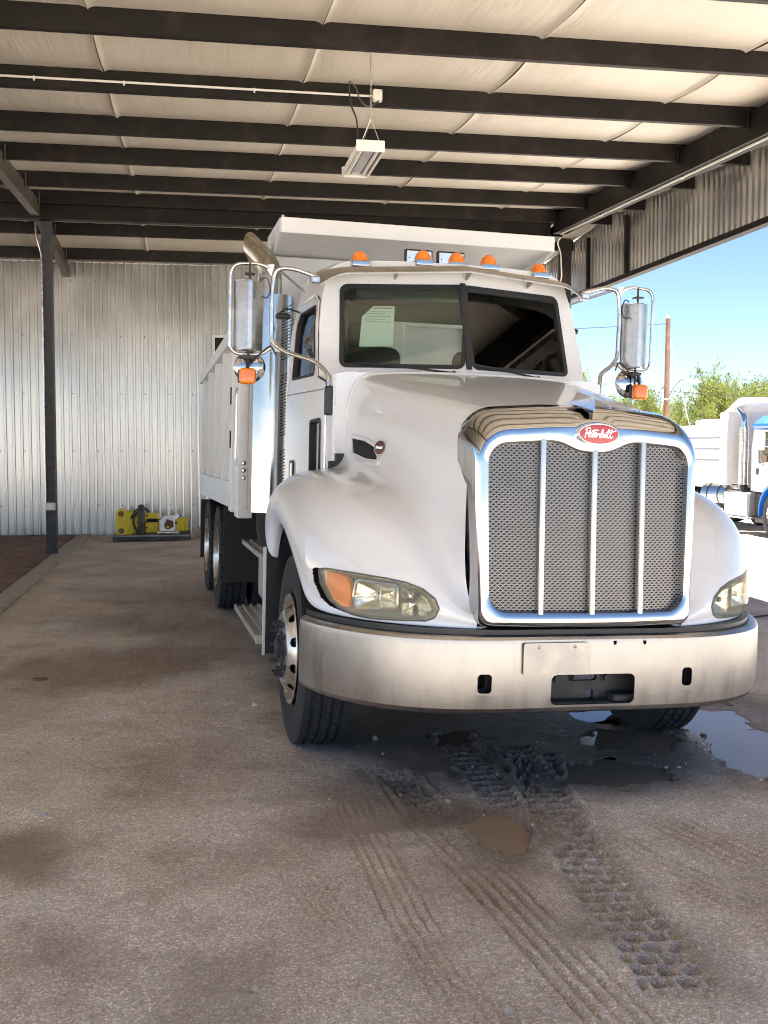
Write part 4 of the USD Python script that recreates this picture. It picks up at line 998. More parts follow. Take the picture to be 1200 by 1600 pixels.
for s in (-1, 1):
    O_, ax, uy, n_ = wframe(s)
    k = math.hypot(1, VV)
    pts = [(.028*k, .018), (.757*k, .018), (.790*k, .578), (.030*k, .578)]
    q = Polygon(pts).buffer(-.045).buffer(.045, quad_segs=6)
    panes[s] = q
    shell = shell - man(extr(q, O_-n_*.15, ax, uy, n_, .4))
# door windows
def side_axes(s):
    d = np.array([s*.085, 1.0, 0]); d /= np.linalg.norm(d); return d
DW = Polygon([(.885, 2.085), (1.50, 2.085), (1.52, 2.46), (1.47, 2.53), (1.075, 2.545), (1.045, 2.51)]).buffer(-.03).buffer(.03, quad_segs=4)
VW = Polygon([(.70, 1.44), (.95, 1.44), (.955, 1.80), (.70, 1.81)]).buffer(-.03).buffer(.03, quad_segs=4)
for s in (-1, 1):
    for q in (DW, VW): shell = shell - man(extr(q, (s*.80, 0, 0), V_, W_, (s, 0, 0), .4))
shell = shell - man(extr(rrect(-.45, 2.12, .45, 2.55, .06), (0, 1.5, 0), U_, W_, V_, .6))
cab = obj('cab', tm(shell), 'white_paint', tr, smooth=32)
# panes and gaskets
for s in (-1, 1):
    O_, ax, uy, n_ = wframe(s); q = panes[s]
    g_ = obj('windshield_pane', extr(q.buffer(-.004), O_+n_*.010, ax, uy, n_, .005), 'windshield_glass', tr)
    obj('gasket', extr(q.buffer(.004).difference(q.buffer(-.022)), O_-n_*.006, ax, uy, n_, .022), 'black_rubber', g_)
O_ = np.array([0, V0, Wr])
obj('centre_post', hull([(u, V0-.012+RK*z-abs(u)*0+dv, Wr+z) for u in (-.016, .016) for z in (.012, .562) for dv in (-.004, .02)]), 'black_rubber', cab)
riv = []
for s in (-1, 1):
    O_, ax, uy, n_ = wframe(s)
    for t in np.linspace(.06, .80, 13): riv.append(dome_(O_+ax*t+uy*-.012-n_*0, -n_, .0055, .004))
    for t in np.linspace(.05, .84, 14): riv.append(dome_(O_+ax*t+uy*.604, -n_, .0055, .004))
    for t in np.linspace(.05, .56, 9): riv.append(dome_(O_+ax*(.83+.035*t/.56)+uy*t, -n_, .005, .0035))
    for z in np.linspace(1.30, 2.04, 11): riv.append(dome_(np.array([s*.842, .484, z]), (s*.3, -1, 0), .005, .004))
    for x in np.linspace(.70, .845, 3): riv.append(dome_(np.array([s*.868, x, 1.905]), (s, 0, 0), .006, .005))
rv = obj('rivets', cat(riv), 'white_paint', cab, smooth=False); tag(rv, kind='stuff')
def on_cab(s, poly, off, t, seg=.05, tum=True):
    """thin solid that lies on the cab side; poly in (v, w)"""
    e = trimesh.creation.extrude_polygon(poly.segmentize(seg), 1.0, engine='earcut'); vs = []
    for a, b, c in e.vertices:
        h_ = float(cab_half(a)); u = np.interp(b, [1.2, 2.02, 2.10, 2.40, 2.60, 2.70], [h_, h_, h_-.004, h_-.028, h_-.058, h_-.085]); vs.append((s*(u+off+t*c), a, b))
    e = T(vs, e.faces)
    if e.volume < 0: e.invert()
    return e
for s in (-1, 1):
    dr_ = Polygon([(.625, 1.25), (1.655, 1.25), (1.665, 2.0), (1.655, 2.46), (1.60, 2.585), (1.10, 2.60), (1.03, 2.57), (.83, 2.07), (.63, 2.03)]).buffer(-.02).buffer(.02)
    door = obj('door', on_cab(s, dr_.difference(DW.buffer(.004)).difference(VW.buffer(.004)), .001, .010), 'white_paint', tr)
    obj('door_gap', on_cab(s, dr_.buffer(.008).difference(dr_), .0005, .002), 'slot_dark', door)
    gl = obj('door_window', on_cab(s, DW.buffer(-.004), -.018, .005), 'side_glass', door)
    obj('window_seal', on_cab(s, DW.buffer(.003).difference(DW.buffer(-.014)), -.02, .034), 'black_rubber', door)
    obj('lower_window', on_cab(s, VW.buffer(-.004), -.010, .005), 'black_glass', door)
    obj('lower_window_seal', on_cab(s, VW.buffer(.006).difference(VW.buffer(-.016)), -.012, .030), 'black_rubber', door)
    obj('belt_line', on_cab(s, sbox(.64, 1.985, 1.645, 1.990), .010, .002), 'dark_gray', door)
    hd = obj('door_handle', on_cab(s, rrect(1.37, 1.395, 1.485, 1.545, .03), .010, .012), 'black_plastic', door)
    obj('handle_grip', cbx(s*(.95)-.012, s*(.95)+.012, 1.40, 1.455, 1.41, 1.53, .005), 'chrome_worn', door)
    obj('door_hinge', cyl((s*.868, .617, 1.28), (s*.868, .617, 2.0), .008, 8), 'tube_metal', door)
    obj('drip_rail', tube(fillet([(s*(cab_half(1.0)-.035), 1.0, 2.48), (s*(cab_half(1.12)-.056), 1.12, 2.625), (s*(cab_half(1.6)-.066), 1.60, 2.61), (s*(cab_half(1.7)-.05), 1.69, 2.50)], .06, 4), .007, 6), 'white_paint', cab)
    obj('cowl_bracket', cat(rbox(s*.80-.035, s*.80+.035, .462, .484, 1.50, 1.60, .010, 4), rbox(s*.845-.03, s*.845+.03, .462, .484, 1.50, 1.555, .010, 4)), 'black_plastic', cab)
    obj('grab_mirror', cat(tube(fillet([(s*.90, 1.52, 2.545), (s*1.0, 1.50, 2.57), (s*1.05, 1.47, 2.53)], .03, 4), .006, 6), rbox(s*1.03-.05, s*1.03+.05, 1.40, 1.47, 2.485, 2.525, .018, 6)), 'black_plastic', cab, smooth=30)
# sun visor: two swept stainless halves with brackets
vis_ = []
for s in (-1, 1):
    rows = []
    for k, (ou, dz_) in enumerate(((-.005, .055), (-.06, .052), (-.13, .035), (-.185, .008), (-.192, -.004))):
        row = []
        for t in np.linspace(0, 1, 18):
            u = .875*t; vv = V0+VV*u+RK*(2.745-Wr)+ou; zz = 2.735+dz_-.07*np.clip((t-.80)/.2, 0, 1)**2*(0.35+.65*min(1, k/3)) - .015*t
            row.append((s*u, vv, zz))
        rows.append(row)
    A = np.array(rows); B = A-[0, 0, .008]
    g1 = grid(A, flip=(s > 0)); g2 = grid(B, flip=(s < 0))
    vis_ += [g1, g2, grid(np.array([A[-1], B[-1]]), flip=(s > 0)), grid(np.array([A[:, -1], B[:, -1]]), flip=(s < 0))]
visr = obj('sun_visor', cat(vis_), 'steel_plate', tr, smooth=30)
for s, u in ((-1, .40), (1, .03), (1, .50)):
    vv = V0+VV*u+RK*(2.70-Wr)
    obj('visor_bracket', hull([(s*u+du_, vv+a, b) for du_ in (-.004, .004) for a, b in ((0.0, 2.765), (0.01, 2.70), (-.15, 2.745))]), 'steel_plate', visr)
# amber roof lights
for u, v in ((-.605, 1.03), (-.215, .93), (.0, .90), (.222, .93), (.605, 1.03)):
    z = float(roofz(v))-.012 - (.03 if abs(u) > .5 else .0)
    c = np.array([u, v-.02, z])
    bs = obj('roof_light', rbox(u-.058, u+.058, v-.10, v+.06, z-.03, z+.012, .010, 5), 'chrome_worn', tr, smooth=30)
    th = np.linspace(0, np.pi/2, 7); ph_ = np.arange(20)/20*2*np.pi
    A = np.array([[(u+.052*math.cos(t)*math.cos(p), v-.03+(.075 if math.sin(p) > 0 else .06)*math.cos(t)*math.sin(p), z+.011+.068*math.sin(t)**.85) for p in ph_] for t in th])
    obj('amber_lens', grid(A, close_v=True), 'amber_lens', bs, smooth=True)
# twin plate lamps standing on the roof
for k, u in enumerate((-.10, .13)):
    pl = obj('roof_plate', tm(m3.Manifold.batch_hull([man(rbox(u-.100, u+.100, 1.44, 1.475, 2.893, 3.012, .010, 4))])), 'black_plastic', tr, smooth=30)
    fc = obj('plate_face', cbx(u-.086, u+.089, 1.434, 1.442, 2.908, 2.999, .003), 'mirror_glass' if False else 'badge_silver', pl)
    for x in (-.07, .072): obj('plate_screw', dome_(np.array([u+x, 1.434, 2.952]), (0, -1, 0), .005, .003, 6), 'slot_dark', pl)
    if k == 0:
        el = shapely.affinity.scale(Point(u+.012, 2.965).buffer(1, quad_segs=8), .034, .016)
        ov_ = obj('plate_oval', extr(el, (0, 1.434, 0), U_, W_, (0, -1, 0), .002), 'red_enamel', pl)
        tx = meshkit.text_mesh('Reed', .013, .001); tx.vertices = tx.vertices-tx.vertices.mean(0); v_ = tx.vertices
        obj('oval_text', T(np.c_[u+.012+v_[:, 0], 1.4315-v_[:, 2], 2.965+v_[:, 1]], tx.faces), 'pipe_white', pl)
# wipers
for s, (a, b) in ((-1, ((-.10, 2.105), (-.66, 2.165))), (1, ((.50, 2.105), (.03, 2.165)))):
    def onw(u, w, off): 
        return np.array([u, V0+VV*abs(u)+RK*(w-Wr)-off, w])
    pv0, tip = onw(*a, .03), onw(*b, .022)
    wp = obj('wiper_arm', cat(tube([pv0, pv0*.55+tip*.45+np.array([0, -.012, .004])], [.009, .006], 6), tube([pv0+[0, .03, -.01], pv0+[0, -.012, .004]], [.016, .013], 10)), 'black_plastic', tr)
    obj('wiper_blade', tube([pv0*.86+tip*.14+[0, .002, .002], pv0*.4+tip*.6+[0, -.002, .004], tip], [.006, .008, .006], 6), 'black_rubber', wp)
# paper, stickers
def pane_quad(s, pts, off, m, name, parent=None, t=.001):
    O_, ax, uy, n_ = wframe(s)
    # pts in (u, w) -> pane coordinates
    q = [((u*s)*math.hypot(1, VV), (w-Wr)/uy[2]) for u, w in pts]
    return obj(name, extr(Polygon(q), O_+n_*off, ax, uy, n_, t), m, parent or tr)
pp = pane_quad(-1, [(-.655, 2.275), (-.455, 2.28), (-.458, 2.54), (-.585, 2.54), (-.650, 2.47)], .022, 'paper', 'paper_sign')
pane_quad(-1, [(-.585, 2.522), (-.468, 2.522), (-.468, 2.530), (-.575, 2.530)], .0205, 'print_brown', 'printed_band', pp)
for k, w in enumerate((2.50, 2.487, 2.47, 2.452, 2.435)): pane_quad(-1, [(-.63+.02*(k == 0), w), (-.48-.03*(k % 2), w), (-.48-.03*(k % 2), w+.004), (-.63+.02*(k == 0), w+.004)], .0205, 'print_gray', 'printed_line', pp)
pane_quad(1, [(.64, 2.555), (.75, 2.56), (.75, 2.635), (.64, 2.632)], .0165, 'sticker_dark', 'windshield_sticker')
pane_quad(1, [(.66, 2.575), (.73, 2.578), (.73, 2.592), (.66, 2.590)], .0158, 'print_gray', 'sticker_text')
# interior
itr = obj('dashboard', cat(cbx(-.76, .76, .80, 1.05, 1.70, 2.05, .05), hull([(x, y, z) for x in (-.74, .74) for y, z in ((.66, 2.05), (.95, 2.10), (1.0, 1.9), (.66, 1.9))]), rbox(-.52, -.05, .90, 1.05, 2.0, 2.15, .06, 6)), 'dash', tr)
obj('dash_vents', cat(*[cbx(x, x+.02, .70, .76, 2.055, 2.072, .003) for x in np.arange(-.30, -.02, .032)]), 'slot_dark', itr)
for u in (-.42, .42):
    st = obj('seat', cat(rbox(u-.25, u+.25, 1.25, 1.6, 1.5, 1.75, .06, 6), rbox(u-.23, u+.23, 1.46, 1.62, 1.70, 2.34, .07, 6)), 'seat_cloth', tr, smooth=30)
    obj('headrest', rbox(u-.14, u+.14, 1.47, 1.60, 2.33, 2.50, .05, 6), 'seat_cloth', st, smooth=30)
sw = np.array([(.42+.23*math.cos(t), 1.10+.06*math.sin(t), 2.02+.21*math.sin(t)) for t in np.linspace(0, 2*np.pi, 33)])
obj('steering_wheel', cat(tube(sw, .014, 8, False), cyl((.42, 1.10, 2.02), (.42, .98, 1.92), .03, 10), cyl((.20, 1.10, 2.02), (.64, 1.10, 2.02), .012, 6)), 'black_plastic', cab, smooth=40)
obj('headliner', grid(np.array([[(x, y, 2.80+.0*(y)) for x in np.linspace(-.66, .66, 3)] for y in (1.05, 1.66)])), 'interior_gray', cab)
obj('overhead_console', rbox(-.62, .62, 1.02, 1.28, 2.60, 2.76, .03, 5), 'interior_gray', cab, smooth=30)
obj('inner_grab_handle', tube(fillet([(-.74, .93, 2.48), (-.69, .96, 2.46), (-.69, .94, 2.20), (-.74, .90, 2.16)], .04, 5), .014, 8), 'interior_light', cab, smooth=40)
obj('rear_wall_trim', tm(man(cbx(-.84, .84, 1.64, 1.68, 1.3, 2.72, .01)) - man(bx(-.44, .44, 1.5, 1.8, 2.13, 2.54))), 'interior_light', cab)

# --- mirrors
for s in (-1, 1):
    mr = obj('mirror_bracket', cat(tube(fillet([(s*.895, .92, 2.70), (s*1.05, .93, 2.745), (s*1.155, .94, 2.735), (s*1.170, .94, 2.60), (s*1.165, .94, 2.28), (s*1.09, .88, 2.22), (s*.92, .66, 2.15), (s*.868, .55, 2.06), (s*.862, .54, 1.96)], .10, 8), .0140, 12),
        tube([(s*.91, 1.30, 2.66), (s*1.12, .97, 2.735)], .009, 8)), 'tube_metal', tr, smooth=40)
    obj('bracket_clamp', rbox(s*.862-.028, s*.862+.028, .50, .58, 1.825, 2.0, .015, 6), 'black_plastic', mr, smooth=30)
    obj('roof_mount', cbx(s*.90-.03, s*.90+.03, .89, .95, 2.655, 2.70, .008), 'tube_metal', mr)
    obj('upper_gusset', hull([(s*1.155, .94, 2.76), (s*1.175, .94, 2.76), (s*1.215, .955, 2.755), (s*1.175, .945, 2.69)]+[(s*1.155, .95, 2.76), (s*1.175, .95, 2.69)]), 'tube_metal', mr)
    obj('lower_gusset', hull([(s*1.165, v, w) for v in (.935, .945) for w in (2.315, 2.22)]+[(s*1.09, v, 2.225) for v in (.90, .91)]), 'white_body', mr)
    obj('mirror_loop', tube(fillet([(s*1.175, .95, 2.735), (s*1.25, .96, 2.765), (s*1.425, .97, 2.755), (s*1.42, .97, 2.20), (s*1.22, .96, 2.205), (s*1.16, .95, 2.255)], .075, 7), .0108, 10), 'tube_metal', mr, smooth=40)
    a = 0.0
    def hp(px_, py_): return (s*1.305+px_*math.cos(a)-py_*math.sin(a), .95+px_*math.sin(a)+py_*math.cos(a))
    plan_ = [(-.088, .06), (-.088, .035), (-.012, -.045), (.012, -.045), (.088, .03), (.088, .06)] if s > 0 else [(-.088, .06), (-.088, .03), (-.012, -.045), (.012, -.045), (.088, .035), (.088, .06)]
    hs_ = obj('mirror_housing', loft([[(*hp(x*k, y*(.85 if k < 1 else 1)), z) for x, y in plan_] for z, k in ((2.222, .95), (2.232, 1.0), (2.648, 1.0), (2.658, .95))]), 'mirror_steel', tr)
    obj('mirror_face', loft([[(*hp(x, y), z) for x, y in ((-.08, .0605), (-.08, .064), (.08, .064), (.08, .0605))] for z in (2.245, 2.635)]), 'mirror_glass', hs_)
    obj('mirror_gasket', loft([[(*hp(x, y), z) for x, y in ((-.09, .056), (-.09, .0602), (.09, .0602), (.09, .056))] for z in (2.226, 2.654)]), 'black_rubber', hs_)
    obj('housing_studs', cat(cyl((s*1.305, .95, 2.655), (s*1.305, .955, 2.765), .007, 8), cbx(s*1.305-.03, s*1.305+.03, .92, .98, 2.69, 2.70, .003), cyl((s*1.305, .95, 2.225), (s*1.305, .955, 2.10), .008, 8), cbx(s*1.305-.035, s*1.305+.035, .925, .975, 2.175, 2.195, .004)), 'black_steel', hs_)
    cv = move(rot(revolve([(0, -.028), (.05, -.024), (.085, -.010), (.10, .005), (.098, .012), (0, .012)], 28, 'y'), -a*.6, (0, 0, 1)), (s*1.29, 1.01, 2.125))
    obj('convex_mirror', cv, 'chrome_worn', mr, smooth=35)
    ts = obj('turn_signal', cat(rbox(s*1.315-.052, s*1.315+.052, .865, .925, 2.012, 2.112, .022, 6)), 'amber_lens', tr, smooth=30)
    obj('signal_stud', cat(cyl((s*1.315, .90, 2.10), (s*1.315, .93, 2.17), .010, 8), rbox(s*1.315-.056, s*1.315-.046 if False else s*1.315+.045, .922, .945, 2.02, 2.105, .010, 4)), 'black_plastic', ts)
    obj('wiring', tube(fillet([(s*1.315, .925, 2.13), (s*1.26, .93, 2.18), (s*1.20, .92, 2.24), (s*1.17, .93, 2.26), (s*1.14, .91, 2.20)], .05, 5), .005, 6), 'black_rubber', mr)
    obj('mirror_wire', tube(fillet([(s*1.24, .95, 2.665), (s*1.20, .93, 2.68), (s*1.175, .93, 2.60), (s*1.20, .925, 2.545), (s*1.235, .93, 2.56)], .05, 6), .004, 6), 'black_rubber', mr)

# --- exhaust stack behind the cab
ex = sub('exhaust_stack', tr)
R_ = .148
a = np.linspace(0, 2*np.pi, 65)[:-1]
shl = [( -1.025+R_*math.cos(t), 2.0+R_*math.sin(t)) for t in a]
obj('heat_shield', loft([[(x, y, z) for x, y in shl] for z in (1.16, 1.172, 1.9, 2.70, 2.712)]), 'shield_steel', ex, smooth=40)
slots = []
for zc_ in np.arange(1.24, 2.62, .0225):
    for k, t in enumerate((-1.18, -.98, -.78, -.58, -.38)):
        if abs((zc_ % .55)-.275) > .235: continue
        zz0 = zc_ + .012*k*1.0
        c = np.array([-1.025+(R_+.0008)*math.cos(t), 2.0+(R_+.0008)*math.sin(t), zz0]); tg = np.array([-math.sin(t), math.cos(t), 0])
        slots.append(T([c-tg*.011-[0, 0, .0055], c+tg*.011+[0, 0, .0025]-[0, 0, .001], c+tg*.011+[0, 0, .0085], c-tg*.011+[0, 0, .002]], [[0, 1, 2], [0, 2, 3]]))
sl = obj('slots', cat(slots), 'slot_dark', ex); tag(sl, kind='stuff')
obj('shield_screws', cat([dome_(np.array([-1.025+R_*math.cos(t), 2.0+R_*math.sin(t), z]), (math.cos(t), math.sin(t), 0), .010, .008) for t in (-.62, -.05) for z in (1.35, 1.95, 2.5)]), 'tube_metal', ex, smooth=True)
path = fillet([(-1.045, 2.02, 2.66), (-1.045, 2.02, 2.93), (-1.175, 2.15, 3.08)], .17, 10)
d_, N_, B_ = frames(path); A = []
for k, p in enumerate(path):
    f_ = k/(len(path)-1); r = .082
    # last sections lean over for the slanted cut of the tip
    shear = np.clip((f_-.55)/.45, 0, 1)
    A.append([p + r*(math.cos(t)*N_[k]+math.sin(t)*B_[k]) + d_[k]*shear*.07*( (math.cos(t)*N_[k]+math.sin(t)*B_[k])@np.array([.3, -.5, .8])) for t in np.linspace(0, 2*np.pi, 29)[:-1]])
A = np.array(A); ctr = path[:, None]; Ai = ctr+(A-ctr)*.955
obj('exhaust_elbow', cat(grid(A, close_v=True), grid(Ai, close_v=True, flip=True), grid(np.array([A[-1], Ai[-1]]), close_v=True)), 'exhaust_pipe', ex, smooth=40)
obj('muffler_bottom', cat(tube(fillet([(-1.02, 2.0, 1.18), (-1.02, 2.0, .98), (-.85, 1.7, .82), (-.55, 1.4, .78)], .15, 8), .10, 16), revolve([(0, 0)], 3) if False else None), 'dark_under', ex, smooth=40)
obj('side_trim', hull([(-1.165, v, z) for v in (2.02, 2.12) for z in (1.17, 2.70)]+[(-1.18, v, z) for v in (2.02, 2.12) for z in (1.17, 2.70)]), 'dull_steel', ex)
hr = obj('grab_rail', tube(fillet([(-1.20, 2.36, 2.08), (-1.245, 2.30, 2.06), (-1.245, 2.30, 1.50), (-1.195, 2.2, 1.46)], .05, 6), .013, 10), 'tube_metal', tr, smooth=40)
obj('rail_feet', cat([dome_(np.array([-1.195, 2.2, z]), (0, -1, 0), .02, .01, 10) for z in (1.40, 1.455, 1.51)]), 'tube_metal', hr)

# --- steps, tank box, under-body at the left side
stp = obj('step', cat(cbx(-1.20, -.86, 1.22, 2.72, .345, .375, .006), *[cbx(-1.20+.06*k, -1.175+.06*k, 1.22, 2.72, .375, .388, .004) for k in range(6)]), 'step_alu', tr)
obj('step_end_cap', tm(man(cbx(-1.20, -.86, 1.205, 1.22, .335, .395, .006))), 'step_alu', stp)
obj('step_hole', cyl((-1.05, 1.203, .365), (-1.05, 1.206, .365), .014, 12), 'slot_dark', stp)
obj('step', cat(cbx(-1.16, -.86, 1.22, 2.60, .875, .90, .006), *[cbx(-1.16+.06*k, -1.135+.06*k, 1.22, 2.60, .90, .912, .004) for k in range(5)]), 'step_alu', tr)
for s in (-1, 1): obj('fuel_tank', rbox(s*.72-.28, s*.72+.28, 1.0, 2.9, .40, .87, .08, 8), 'step_alu', tr, smooth=30)
obj('battery_box', cbx(.86, 1.16, 1.1, 2.2, .38, .88, .02), 'step_alu', tr)
obj('air_tank', cat(tube([(-.75, 3.2, .75), (-.75, 3.9, .75)], .14, 18)), 'dark_under', tr, smooth=40)

# --- rear axles
for v in (5.18, 6.60):
    for s in (-1, 1):
        wheel(tr, 'rear_wheel', (s*1.02, v, .52), s, False, kind='lug', detail=(s < 0))
        wi = sub('inner_rear_wheel', tr, (s*.69, v, .52)); obj('tyre', tyre_mesh(kind='lug', n=96), 'tyre_rubber', wi, smooth=35)
    obj('axle_housing', cat(cyl((-.9, v, .52), (.9, v, .52), .10, 14), trimesh.creation.icosphere(2, .22).apply_translation((0, v, .52))), 'dark_under', tr)
obj('rear_fender_flap', cbx(-1.18, -.56, 7.35, 7.37, .3, 1.0, .004), 'black_rubber', tr)
obj('front_wheel_flap', cbx(-1.15, -.56, 4.42, 4.44, .35, 1.08, .004), 'black_rubber', tr)

# --- dump body
bd_ = sub('dump_body', tr)
side_ = lambda s: cat(hull([(s*u, v, w) for u in (1.08, 1.10) for (v, w) in ((2.45, 1.18), (7.5, 1.12), (7.5, 2.46), (2.45, 2.63))]))
for s in (-1, 1):
    sp = obj('side_wall', side_(s), 'white_body', bd_)
    obj('top_rail', hull([(s*u, v, w) for u in (1.06, 1.205) for (v, w) in ((2.45, 2.55), (7.55, 2.39), (7.55, 2.50), (2.45, 2.66))]), 'white_body', bd_)
    obj('bottom_rail', hull([(s*u, v, w) for u in (1.07, 1.19) for (v, w) in ((2.45, 1.13), (7.55, 1.06), (7.55, 1.30), (2.45, 1.34))]), 'white_body', bd_)
    for v in (3.42, 4.35, 5.28, 6.21, 7.2):
        obj('side_post', hull([(s*1.10, v-.075, w) for w in (1.32, 2.52)]+[(s*1.10, v+.075, w) for w in (1.32, 2.52)]+[(s*1.19, v-.05, w) for w in (1.32, 2.52)]+[(s*1.19, v+.05, w) for w in (1.32, 2.52)]), 'white_body', bd_)
        obj('post_gusset', hull([(s*1.19, v-.10, 1.30), (s*1.19, v+.10, 1.30), (s*1.10, v-.16, 1.42), (s*1.10, v+.16, 1.42), (s*1.10, v-.16, 1.30), (s*1.10, v+.16, 1.30)]), 'white_body', bd_)
    obj('corner_post', cbx(s*1.225-.045, s*1.225+.045, 2.44, 2.62, 1.13, 2.68, .008), 'white_body', bd_)
    obj('corner_gap_slots', cat([cbx(s*1.272-.003, s*1.272+.003, 2.47, 2.55, z, z+.13, .001) for z in (1.62, 1.95)]), 'slot_dark', bd_)
obj('corner_plate', cbx(-1.24, -1.13, 2.20, 2.44, 1.10, 2.12, .006), 'white_body', bd_)
obj('front_wall', cat(cbx(-1.09, 1.09, 2.44, 2.47, 1.15, 3.08, .004), *[cbx(u-.05, u+.05, 2.38, 2.44, 1.2, 2.98, .006) for u in (-.6, 0, .6)]), 'white_body', bd_)
obj('floor', cbx(-1.06, 1.06, 2.47, 7.5, 1.18, 1.22, .004), 'white_body', bd_)
obj('tailgate', cbx(-1.06, 1.06, 7.5, 7.56, 1.2, 2.48, .01), 'white_body', bd_)
obj('side_reinforcement', cat([cbx(-.95, .95, v, v+.08, 1.0, 1.18, .005) for v in np.arange(2.7, 7.4, .6)]), 'dark_under', bd_)
# cab guard
cg = obj('cab_guard', cat(hull([(u, v, w) for u in (-1.008, 1.008) for v, w in ((1.775, 3.135), (1.775, 3.145), (2.45, 3.08), (2.45, 3.09))])), 'white_body', tr)
obj('front_lip', cbx(-1.012, 1.012, 1.755, 1.774, 3.125, 3.232, .004), 'white_body', cg)
for s in (-1, 1):
    obj('side_gusset', hull([(s*1.012+d, v, w) for d in (-.008, .008) for v, w in ((1.775, 3.128), (1.775, 3.228), (2.46, 3.215), (2.46, 2.95))]), 'white_body', cg)
obj('corner_tab', cbx(-1.01, -.99, 1.76, 1.78, 3.232, 3.246, .002), 'steel_plate', cg)
obj('upper_front_wall', cbx(-1.09, 1.09, 2.40, 2.439, 2.60, 3.07, .004), 'white_body', cg)

# ------------------------------------------------------------------ hydraulic breaker on a pallet by the wall
Yb = 19.55
pal = thing('pallet', 'worn grey wooden pallet on the dirt by the back wall', 'pallet', (-.72, Yb, 0))
for k in range(5): obj('deck_board', cbx(-.66, .66, -.46+.19*k, -.32+.19*k, .085, .105, .004), 'pallet_wood', pal)
for x in (-.62, 0.02, .50):
    obj('bearer', cbx(x-.045, x+.045, -.44, .44, .012, .084, .004), 'pallet_wood', pal)
obj('front_board', cbx(-.66, .66, -.475, -.462, .03, .085, .003), 'black_steel', pal)
br = thing('hydraulic_breaker', 'yellow hydraulic breaker lying on the pallet by the corrugated wall', 'breaker', (-.72, Yb, .108))
bod = m3.Manifold.batch_hull([man(cbx(-.60, -.30, -.2, .12, .02, .42, .03))])
obj('head_plate', cat(cbx(-.62, -.32, -.21, -.17, .0, .40, .02), cbx(-.62, -.32, .08, .12, .0, .40, .02), rot(cyl((-.53, -.23, .36), (-.53, .14, .36), .085, 20), 0, (0, 0, 1)), cyl((-.53, -.23, .065), (-.53, .14, .065), .085, 20)), 'yellow_paint', br)
obj('pin_bush', cat(cyl((-.53, -.236, .36), (-.53, -.225, .36), .05, 16), cyl((-.53, -.236, .065), (-.53, -.225, .065), .05, 16)), 'rust', br)
obj('body', cbx(-.34, .10, -.19, .10, .02, .36, .02), 'yellow_paint', br)
obj('slots', cat([cbx(x, x+.055, -.193, -.189, z, z+.022, .001) for x in (-.27, -.13) for z in (.10, .20, .31)]), 'slot_dark', br)
obj('band', cbx(-.10, .10, -.194, -.19, .21, .27, .002), 'slot_dark', br)
obj('front_body', cat(cbx(.10, .56, -.15, .07, .03, .27, .015), cbx(.56, .60, -.16, .08, .02, .27, .01)), 'yellow_paint', br)
obj('plug', cyl((.40, -.152, .185), (.40, -.157, .185), .022, 12), 'slot_dark', br)
tx = meshkit.text_mesh('EC 50', .062, .002, True); v_ = tx.vertices-tx.vertices.min(0); obj('lettering', T(np.c_[.12+v_[:, 0], -.1505-v_[:, 2], .12+v_[:, 1]], tx.faces), 'lettering_dark', br)
obj('hose', tube(fillet([(-.06, -.12, .38), (-.12, -.16, .44), (-.26, -.22, .40), (-.34, -.28, .25), (-.28, -.28, .08), (-.22, -.30, -.01)], .12, 6), .018, 8), 'rubber_hose', br)
obj('hose', tube(fillet([(-.06, -.05, .38), (-.15, -.06, .47), (-.30, -.14, .42), (-.36, -.24, .28)], .12, 6), .018, 8), 'rubber_hose', br)
ch = thing('breaker_chisel', 'steel chisel rod lying along the front of the pallet', 'chisel', (-.72, Yb-.32, .14))
obj('rod', tube([(.08, 0, 0), (.46, 0, 0)], .032, 14), 'tube_metal', ch, smooth=40); obj('tip', tube([(.46, 0, 0), (.62, 0, 0), (.64, 0, 0)], [.033, .033, .02], 14), 'black_steel', ch, smooth=40)
ac = thing('gas_cylinder', 'short grey and black cylinder standing in front of the yellow breaker', 'cylinder', (-.90, Yb-.30, .106))
obj('shell', revolve([(0, 0), (.055, 0), (.062, .01), (.062, .22), (.060, .225)], 24), 'lettering_dark', ac, smooth=30)
obj('upper_shell', revolve([(.060, .225), (.060, .40), (.05, .405)], 24), 'dark_gray', ac, smooth=30)
obj('cap', revolve([(.05, .405), (.055, .41), (.055, .49), (.045, .52), (0, .53)], 24), 'black_plastic', ac, smooth=30)
jg = thing('white_jug', 'white plastic jug with a dark red label leaning on the breaker', 'jug', (-.47, Yb-.30, .17))
obj('jug_body', tm(m3.Manifold.batch_hull([man(rbox(-.13, .14, -.06, .06, .0, .20, .03, 6)), man(rbox(-.07, .12, -.05, .05, .18, .27, .03, 6))])), 'jug_white', jg, smooth=40)
obj('jug_neck', cyl((.12, 0, .22), (.19, 0, .29), .045, 16), 'jug_white', jg, smooth=40)
obj('jug_label', extr(Polygon([(-.05, .10), (0, .21), (.11, .17), (.12, .08), (.04, .03), (-.02, .035)]), (0, -.0605, 0), (1, 0, 0), (0, 0, 1), (0, -1, 0), .003), 'jug_label', jg)
obj('label_print', extr(Polygon([(-.01, .06), (.04, .055), (.04, .085), (0, .09)]), (0, -.0637, 0), (1, 0, 0), (0, 0, 1), (0, -1, 0), .001), 'yellow_paint', jg)
wbk = thing('timber_stack', 'two short raw timber blocks stacked by the wall behind the truck', 'timber', (.22, 19.8, 0))
for k in range(2): obj('timber_block', cbx(-.14, .2, -.1, .1, .005+.095*k, .095+.095*k, .005), 'wood', wbk)

